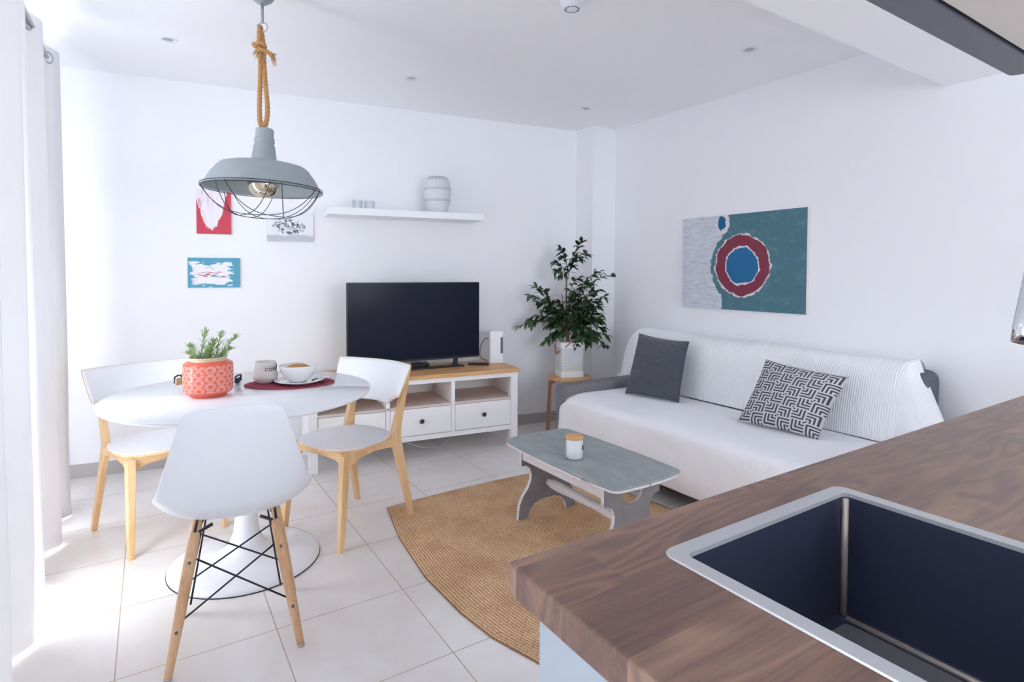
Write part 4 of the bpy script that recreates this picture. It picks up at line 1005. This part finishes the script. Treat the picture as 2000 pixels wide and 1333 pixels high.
# bedspread over the seat and front
SEATP = [(3.045, 0.43), (3.0, 0.432), (2.8, 0.437), (2.6, 0.437), (2.46, 0.432), (2.40, 0.425), (2.372, 0.405), (2.362, 0.37), (2.352, 0.28), (2.345, 0.19), (2.352, 0.115)]
PSS = smoothpath([(a, 0, b) for a, b in SEATP], 6)
n1_, n2_ = len(PSS), 60
def bed(u, v):
    p = PSS[min(n1_-1, int(round(v*(n1_-1))))]
    fr_ = max(0, min(1, (2.46-p.x)/0.10)); fr_ = fr_*fr_*(3-2*fr_)
    fy_ = max(0, min(1, (2.368-p.x)/0.008)); y0 = 1.128; y1 = 2.997+0.05*fy_
    y = y0+(y1-y0)*u
    h = 0.010*mnoise.noise(Vector((p.x*2.2, y*2.0, 0)))+0.003*mnoise.noise(Vector((p.x*7, y*6, 4)))
    x, z = p.x, p.z
    z += (h+0.004)*(1-fr_)
    if fr_ > 0:
        x -= fr_*(0.008*(1+mnoise.noise(Vector((y*4.5, z*1.5, 3))))+0.006*mnoise.noise(Vector((y*2.0, z*9, 8))))+fr_*0.008*math.exp(-((y-2.05)/0.12)**2)*math.exp(-((z-0.27)/0.06)**2)
        if z < 0.16: z += 0.012*mnoise.noise(Vector((y*3, 0, 0)))
    x -= 0.004*max(0, (u-0.93)/0.07)*fr_
    return (x, y, z)
def bed_uv(i, co): return (co.y, (i % n1_)*0.03)
b_ = MB(); b_.grid(bed, n2_, n1_)
o = b_.build('bedspread', 'throw_seat', uvf=bed_uv, solid=0.004, soff=0); tag(o, 'smooth white bedspread covering the sofa seat and hanging down its front', 'throw')
# ribbed throw over the backrest
BP = [(3.035, 0.440), (3.042, 0.52), (3.062, 0.60), (3.085, 0.69), (3.105, 0.77), (3.135, 0.825), (3.185, 0.85), (3.25, 0.848), (3.32, 0.825), (3.362, 0.77), (3.366, 0.70)]
PB_ = smoothpath([(a, 0, b) for a, b in BP], 6); nb = len(PB_); NU = 96
YN, YF = 1.295, 3.125
UA, UB = 0.13, 0.93
def bt(u, v):
    p = PB_[min(nb-1, int(round(v*(nb-1))))]; x, z = p.x, p.z
    if u < UA:
        tq = (UA-u)/UA; L = 0.34*tq           # overhang at the near end
        base = 0.462
        top = z
        kk = max(0, min(1, (0.74-v)/0.12)); kk = kk*kk*(3-2*kk)
        flow = min(L, max(0, top-base))*kk
        y = YN-0.012-0.03*tq*(0.15+0.85*kk)-0.135*tq**1.1*(1-0.3*math.exp(-((v-0.44)/0.055)**2))*kk
        zz = top-flow*min(1, (top-base)/0.25 if top > base else 0)
        x2 = x+0.012*math.sin(v*24)*tq*kk-0.03*tq*(1-v)*kk
        return (min(x2, 3.366), y, max(zz, base-0.008))
    if u > UB:
        tq = (u-UB)/(1-UB); L = 0.26*tq
        base = 0.50; flow = min(L, max(0, z-base))
        y = YF+0.012+0.05*math.sin(tq*PI*0.75)
        return (min(x-0.03*math.sin(tq*PI), 3.366), y, z-flow)
    q = (u-UA)/(UB-UA); y = YN+(YF-YN)*q
    z -= 0.02*(1-q)*(1 if v > 0.4 else v/0.4)
    b1 = 0.012*mnoise.noise(Vector((y*1.6, z*3, 7)))+0.003*mnoise.noise(Vector((y*7, z*7, 2)))
    sc_ = math.sin(min(1, v/0.55)*PI)
    x += -b1*sc_-0.018*sc_*0.7
    z += 0.01*mnoise.noise(Vector((y*2.2, 0, 5)))*(1 if v > 0.35 else 0)
    return (min(x, 3.366), y, z)
o = MB().grid(bt, NU, nb).build('ribbed_throw', 'throw_back', uvf=lambda i, co: ((i//nb)/NU*2.6, co.z), solid=0.004, soff=0)
sm_ = o.modifiers.new('smooth', 'SMOOTH'); sm_.iterations = 3; sm_.factor = 0.5
tag(o, 'white ribbed throw draped over the sofa backrest', 'throw')

# ------------------------------------------------------------------ cushions
def cushion(name, label, TL, TR, BR, BL, thick, mat, bow=0.06):
    TL, TR, BR, BL = map(Vector, (TL, TR, BR, BL))
    nrm = (TR-TL).cross(BL-TL).normalized()
    if nrm.x > 0: nrm = -nrm
    cc = (TL+TR+BR+BL)/4
    N_ = 28
    m = MB(); uvl = []
    for side in (1, -1):
        def P(u, v, side=side):
            a, b = u*2-1, v*2-1
            # concave edges
            a2 = a*(1-bow*(1-b*b)*1.0); b2 = b*(1-bow*(1-a*a)*1.0)
            uu, vv = (a2+1)/2, (b2+1)/2
            p = (TL*(1-uu)+TR*uu)*(1-vv)+(BL*(1-uu)+BR*uu)*vv
            th = ((1-a*a)*(1-b*b))**0.45*thick/2
            th += 0.006*mnoise.noise(Vector((a*2.5, b*2.5, side)))*(1-a*a)*(1-b*b)
            return p+nrm*side*th-cc
        m.grid(P, N_, N_)
    def uvf(i, co):
        j = i % (N_*N_); return ((j//N_)/(N_-1), 1-(j % N_)/(N_-1))
    o = m.build(name, mat, uvf=uvf, loc=tuple(cc), remdup=True)
    return tag(o, label, 'cushion')
cushion('cushion', 'dark grey ribbed velvet cushion leaning at the far end of the sofa', (2.99, 2.945, 0.838), (3.005, 2.50, 0.822), (2.83, 2.43, 0.448), (2.735, 2.82, 0.448), 0.13, 'velvet')
cushion('cushion', 'white and grey geometric cushion leaning at the middle of the sofa', (2.93, 1.90, 0.788), (2.97, 1.463, 0.752), (2.79, 1.52, 0.447), (2.755, 1.955, 0.447), 0.15, 'geo')

# ------------------------------------------------------------------ rug
t = None
NX, NY = 60, 90
def lerp_tab(tab, q):
    return interp([(a, b) for a, b in tab], q)[0]
LE = [(0.50, 1.25), (1.0, 1.13), (1.26, 1.10), (1.48, 1.041), (1.651, 0.985), (1.839, 0.958), (2.14, 0.948), (2.52, 0.985), (2.89, 1.060)]
RE = [(0.5, 2.30), (1.5, 2.33), (2.06, 2.345), (2.3, 2.31), (2.9, 2.25)]
def rugP(u, v):
    yb = 0.62; y = yb+(2.885-yb)*v
    x0 = lerp_tab(LE, y); x1 = lerp_tab(RE, y)
    x = x0+(x1-x0)*u
    y += 0.03*math.sin(u*PI)*(v**3)-0.02*(1-v)*math.sin(u*PI)
    return (x, y, 0.0085+0.0006*mnoise.noise(Vector((x*4, y*4, 0))))
def rug_uv(i, co):
    u, v = (i//NY)/(NX-1), (i % NY)/(NY-1); return ((u-0.5)*RUGW, (v-0.5)*RUGH)
o = MB().grid(rugP, NX, NY).build('jute_rug', 'jute', uvf=rug_uv, solid=0.0075, soff=-1)
tag(o, 'braided natural jute rug under the coffee table', 'rug')

# ------------------------------------------------------------------ coffee table
CT0 = (1.755, 2.075); CTR = R(0.9)
t = thing('coffee_table', 'low painted grey coffee table with scalloped legs and turned stretcher on the jute rug', 'coffee table', (CT0[0], CT0[1], 0.0095), CTR)
HX, HY, HT_ = 0.205, 0.415, 0.392
top = []
def topout(hx, hy, r):
    # rectangle with bowed long sides and rounded corners
    pts = rrect(-hx, hx, -hy, hy, r, 6); out = []
    for i, (x, y) in enumerate(pts):
        out.append((x, y))
    res = []
    for i in range(len(out)):
        a = out[i]; b = out[(i+1) % len(out)]; res.append(a)
        if math.hypot(a[0]-b[0], a[1]-b[1]) > 0.2:
            for q in range(1, 12): res.append((a[0]+(b[0]-a[0])*q/12, a[1]+(b[1]-a[1])*q/12))
    fin = []
    for x, y in res:
        by = 0.014*(1-min(1, abs(x)/hx)**2); bx = 0.020*(1-min(1, abs(y)/hy)**2)
        fin.append((x+math.copysign(bx, x)*(abs(x) > hx*0.6), y+math.copysign(by, y)*(abs(y) > hy*0.8)))
    return fin
m = MB().prism(topout(HX, HY, 0.035), HT_-0.008, HT_); m.build('tabletop', 'ct_top', t, bevel=0.003)
m = MB().prism(topout(HX-0.003, HY-0.003, 0.034), HT_-0.022, HT_-0.0085); m.build('top_edge', 'ct_white', t, bevel=0.004)
for sx in (-1, 1):
    MB().box(sx*0.155-0.009, sx*0.155+0.009, -0.30, 0.30, HT_-0.083, HT_-0.022).build('apron', 'ct_white', t)
# trestle end panels
half = [(0.0, 0.215), (0.035, 0.222), (0.06, 0.245), (0.075, 0.285), (0.095, 0.315), (0.10, 0.37), (0.165, 0.37), (0.165, 0.285), (0.13, 0.28), (0.105, 0.255), (0.098, 0.21), (0.11, 0.165), (0.145, 0.12), (0.175, 0.07), (0.182, 0.0), (0.125, 0.0), (0.112, 0.045), (0.07, 0.085), (0.03, 0.095), (0.0, 0.098)]
# closed outline built from side pieces: right half then mirrored left half
def panel(yc):
    right = [(0.0, 0.258), (0.03, 0.262), (0.055, 0.28), (0.07, 0.31), (0.078, 0.37), (0.168, 0.37), (0.168, 0.278), (0.140, 0.276), (0.115, 0.258), (0.104, 0.225), (0.108, 0.19), (0.125, 0.155), (0.155, 0.12), (0.178, 0.075), (0.186, 0.0), (0.128, 0.0), (0.118, 0.035), (0.085, 0.07), (0.04, 0.082), (0.0, 0.083)]
    # smooth the wavy edges
    pts = right+[(-x, z) for x, z in right[::-1] if x > 0]
    m = MB().prism(pts, yc-0.011, yc+0.011, 'y')
    o = m.build('trestle_leg', 'ct_leg', t, bevel=0.002)
    # white painted edge band
    e = MB(); n_ = len(pts); sc = 1.0
    for i in range(n_):
        a = pts[i]; b = pts[(i+1) % n_]
        dx_, dz_ = b[0]-a[0], b[1]-a[1]; L = math.hypot(dx_, dz_)
        if L < 1e-5: continue
        nx_, nz_ = dz_/L*0.0009, -dx_/L*0.0009
        e.add([(a[0]-nx_, yc-0.0095, a[1]-nz_), (b[0]-nx_, yc-0.0095, b[1]-nz_), (b[0]-nx_, yc+0.0095, b[1]-nz_), (a[0]-nx_, yc+0.0095, a[1]-nz_)], [(0, 1, 2, 3)])
        e.add([(a[0]+nx_, yc-0.0095, a[1]+nz_), (b[0]+nx_, yc-0.0095, b[1]+nz_), (b[0]+nx_, yc+0.0095, b[1]+nz_), (a[0]+nx_, yc+0.0095, a[1]+nz_)], [(0, 1, 2, 3)])
    e.build('white_edge', 'ct_white', o)
panel(0.305); panel(-0.305)
prof = [(0.3, 0.014), (0.27, 0.017), (0.25, 0.021), (0.2, 0.023), (0.12, 0.020), (0.06, 0.018), (0.045, 0.021), (0.035, 0.017), (0.022, 0.022), (0.008, 0.017), (-0.008, 0.017), (-0.022, 0.022), (-0.035, 0.017), (-0.045, 0.021), (-0.06, 0.018), (-0.12, 0.02), (-0.2, 0.023), (-0.25, 0.021), (-0.27, 0.017), (-0.3, 0.014)]
MB().tube([(0, y, 0.165) for y, r_ in prof], [r_*1.15 for y, r_ in prof], 20).build('turned_stretcher', 'ct_white', t)
# candle jar on it
CJ = (1.672, 2.055)
t = thing('candle_jar', 'white glass candle jar with a wooden lid on the coffee table', 'candle', (CJ[0], CJ[1], HT_+0.012))
MB().lathe([(0.001, 0.0), (0.037, 0.0), (0.0405, 0.004), (0.0405, 0.09), (0.001, 0.09)], 48).build('jar', 'wax', t)
MB().lathe([(0.001, 0.0905), (0.0405, 0.0905), (0.0425, 0.093), (0.0425, 0.102), (0.041, 0.104), (0.001, 0.104)], 48).build('lid', 'lid', t)
m = MB(); a0_ = -R(35)
for i in range(7):
    a = R(-92)+YAW*-1+R(56)+i*R(3.0); z_ = 0.042+(0.004 if i % 2 else 0)
    m.box(0.041*math.cos(a)-0.0012, 0.041*math.cos(a)+0.0012, 0.041*math.sin(a)-0.0012, 0.041*math.sin(a)+0.0012, z_, z_+0.018)
m.build('label_mark', 'black', t)

# ------------------------------------------------------------------ kitchen peninsula
KX0, KX1, KYF, KYN, KZ = 0.382, XR-0.002, 0.603, -0.06, 0.90
SX0, SX1, SY0, SY1 = 0.564, 1.008, 0.085, 0.5155   # outer rim of the sink
cz0 = KZ-0.042
m = MB()
# worktop with a hole for the basin
ix0, ix1, iy0, iy1 = SX0+0.012, SX1-0.012, SY0+0.012, SY1-0.012
me_pts_o = [(KX0, KYN), (KX1, KYN), (KX1, KYF), (KX0, KYF)]
xs = [KX0, ix0, ix1, KX1]; ys = [KYN, iy0, iy1, KYF]
vs = []; idx = {}
for zi, z_ in enumerate((cz0, KZ)):
    for j, y in enumerate(ys):
        for i, x in enumerate(xs): idx[(i, j, zi)] = len(vs); vs.append((x, y, z_))
fs = []
for j in range(3):
    for i in range(3):
        if (i, j) == (1, 1): continue
        fs.append((idx[(i, j, 1)], idx[(i+1, j, 1)], idx[(i+1, j+1, 1)], idx[(i, j+1, 1)]))
        fs.append((idx[(i, j, 0)], idx[(i, j+1, 0)], idx[(i+1, j+1, 0)], idx[(i+1, j, 0)]))
for i in range(3):
    fs.append((idx[(i, 0, 0)], idx[(i+1, 0, 0)], idx[(i+1, 0, 1)], idx[(i, 0, 1)])); fs.append((idx[(i+1, 3, 0)], idx[(i, 3, 0)], idx[(i, 3, 1)], idx[(i+1, 3, 1)]))
    fs.append((idx[(0, i+1, 0)], idx[(0, i, 0)], idx[(0, i, 1)], idx[(0, i+1, 1)])); fs.append((idx[(3, i, 0)], idx[(3, i+1, 0)], idx[(3, i+1, 1)], idx[(3, i, 1)]))
fs += [(idx[(1, 1, 0)], idx[(2, 1, 0)], idx[(2, 1, 1)], idx[(1, 1, 1)]), (idx[(2, 2, 0)], idx[(1, 2, 0)], idx[(1, 2, 1)], idx[(2, 2, 1)]),
       (idx[(1, 2, 0)], idx[(1, 1, 0)], idx[(1, 1, 1)], idx[(1, 2, 1)]), (idx[(2, 1, 0)], idx[(2, 2, 0)], idx[(2, 2, 1)], idx[(2, 1, 1)])]
m.add(vs, fs)
o = m.build('worktop', 'walnut'); 
bv = o.modifiers.new('bevel', 'BEVEL'); bv.width = 0.0035; bv.segments = 3; bv.limit_method = 'ANGLE'; bv.angle_limit = R(60)
tag(o, 'thick walnut kitchen worktop across the lower right of the photo', 'worktop')
def cabinet_unit(x0, x1, label, panel_end, sink=False):
    t = thing('kitchen_cabinet', label, 'kitchen cabinet', (0, 0, 0), 0, 'white base cabinets under the worktop')
    z1 = cz0-0.0005; zt = 0.66 if sink else z1
    m = MB(); th = 0.018
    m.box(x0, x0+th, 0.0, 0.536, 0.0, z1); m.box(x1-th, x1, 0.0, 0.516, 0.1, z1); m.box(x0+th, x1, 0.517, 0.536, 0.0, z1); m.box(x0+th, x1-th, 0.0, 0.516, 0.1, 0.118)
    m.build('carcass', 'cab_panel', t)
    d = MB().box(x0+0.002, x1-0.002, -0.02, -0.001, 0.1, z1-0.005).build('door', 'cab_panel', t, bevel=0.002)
    MB().tube([(x1-0.05, -0.02, 0.75), (x1-0.05, -0.045, 0.74), (x1-0.05, -0.045, 0.62), (x1-0.05, -0.02, 0.61)], 0.004, 8).build('handle', 'steel', d)
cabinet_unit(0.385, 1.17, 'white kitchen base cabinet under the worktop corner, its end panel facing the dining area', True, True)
# sink
t = thing('sink', 'square dark steel sink with a brushed steel rim set into the walnut worktop', 'sink', (0, 0, 0))
bx0, bx1, by0, by1, bz = 0.587, 0.983, 0.110, 0.4895, 0.688
rim = MB(); outp = rrect(SX0, SX1, SY0, SY1, 0.022, 8); inp = rrect(bx0, bx1, by0, by1, 0.010, 8)
n_ = len(outp)
vs = [(x, y, KZ+0.0002) for x, y in outp]+[(x, y, KZ+0.0022) for x, y in [(a+(c-a)*0.06, b+(d-b)*0.06) for (a, b), (c, d) in zip(outp, inp)]]+[(x, y, KZ+0.0022) for x, y in inp]+[(x, y, KZ-0.004) for x, y in inp]
fs = []
for r_ in range(3):
    for i in range(n_): fs.append((r_*n_+i, r_*n_+(i+1) % n_, (r_+1)*n_+(i+1) % n_, (r_+1)*n_+i))
rim.add(vs, fs); rim.build('rim', 'rim_steel', t)
bs = MB(); lv_ = []
for z_, ins, rr_ in ((KZ-0.004, 0.0, 0.010), (bz+0.012, 0.0, 0.010), (bz+0.004, 0.003, 0.012), (bz, 0.011, 0.012)):
    lv_.append([(x, y, z_) for x, y in rrect(bx0+ins, bx1-ins, by0+ins, by1-ins, rr_, 8)])
vs = [p for l in lv_ for p in l]; fs = []
for r_ in range(3):
    for i in range(n_): fs.append((r_*n_+(i+1) % n_, r_*n_+i, (r_+1)*n_+i, (r_+1)*n_+(i+1) % n_))
fs.append(tuple(3*n_+i for i in range(n_)))
bs.add(vs, fs); o = bs.build('basin', 'basin', t, solid=0.0)
for p_ in o.data.polygons[:-1]: p_.use_smooth = True
# pale tubes in the basin fillets, their highlights put into the colour
for (cx_, cy_) in ((bx1-0.004, by1-0.004), (bx0+0.004, by1-0.004)):
    MB().tube([(cx_, cy_, KZ-0.006), (cx_, cy_, bz+0.008)], 0.0055, 10).build('corner_highlight', 'fillet_glint', t)
MB().tube([(bx1-0.003, by1-0.01, bz+0.003), (bx1-0.003, by0+0.01, bz+0.003)], 0.005, 8).build('bottom_highlight', 'fillet_glint', t)
MB().lathe([(0.001, 0.001), (0.03, 0.001), (0.043, 0.003), (0.045, 0.0005)], 32, c=((bx0+bx1)/2, 0.28, bz)).build('drain', 'steel', t)
MB().prism(rrect(bx0+0.012, bx1-0.012, by0+0.012, by1-0.012, 0.012, 4), bz+0.0003, bz+0.0008).build('basin_floor', 'basin_floor', t)
# tap
t = thing('kitchen_tap', 'chrome kitchen tap spray head entering at the right edge of the photo', 'tap', (1.175, 0.262, KZ+0.002))
MB().lathe([(0.001, 0), (0.027, 0), (0.027, 0.006), (0.022, 0.010), (0.022, 0.12), (0.014, 0.125), (0.001, 0.125)], 32).build('tap_body', 'chrome', t)
sp = smoothpath([(0, 0, 0.11), (0, 0, 0.36), (-0.02, 0, 0.43), (-0.06, 0, 0.465), (-0.105, 0, 0.45), (-0.135, 0, 0.41), (-0.15, -0.001, 0.375)], 8)
MB().tube(sp, 0.0095, 16).build('spout', 'chrome', t)
MB().tube([(-0.146, 0, 0.385), (-0.151, 0, 0.37), (-0.186, -0.002, 0.295), (-0.192, -0.002, 0.278)], [0.0105, 0.014, 0.017, 0.0165], 24).build('spray_head', 'chrome', t)
MB().tube([(0.02, 0, 0.08), (0.06, 0, 0.10)], 0.006, 12).build('lever', 'chrome', t)
# extractor hood above the worktop
t = thing('extractor_hood', 'extractor hood underside with grey steel edge and beige panel at the top right', 'extractor hood', (0, 0, 0))
HZ = 1.75; hx0, hx1, hy0, hy1 = 0.86, 1.758, 0.03, 0.508
rimo = rrect(hx0, hx1, hy0, hy1, 0.02, 6); rimi = rrect(hx0+0.062, hx1-0.062, hy0+0.062, hy1-0.062, 0.01, 6); n_ = len(rimo)
m = MB(); vs = [(x, y, HZ) for x, y in rimo]+[(x, y, HZ) for x, y in rimi]+[(x, y, HZ+0.045) for x, y in rimo]+[(x, y, HZ+0.045) for x, y in rimi]; fs = []
for i in range(n_):
    j = (i+1) % n_
    fs += [(i, j, n_+j, n_+i), (2*n_+i, 3*n_+i, 3*n_+j, 2*n_+j), (i, 2*n_+i, 2*n_+j, j), (n_+i, n_+j, 3*n_+j, 3*n_+i)]
m.add(vs, fs); m.build('steel_rim', 'grey_steel', t)
MB().prism(rrect(hx0+0.062, hx1-0.062, hy0+0.062, hy1-0.062, 0.01, 6), HZ+0.02, HZ+0.044).build('inner_recess', 'black', t)
MB().prism(rrect(hx0+0.07, hx1-0.07, hy0+0.07, hy1-0.07, 0.01, 6), HZ+0.002, HZ+0.012).build('filter_panel', 'hood_panel', t, bevel=0.002)
MB().box(hx0+0.3, hx1-0.3, hy0+0.10, hy1-0.10, HZ+0.045, 2.217).build('chimney', 'steel', t)
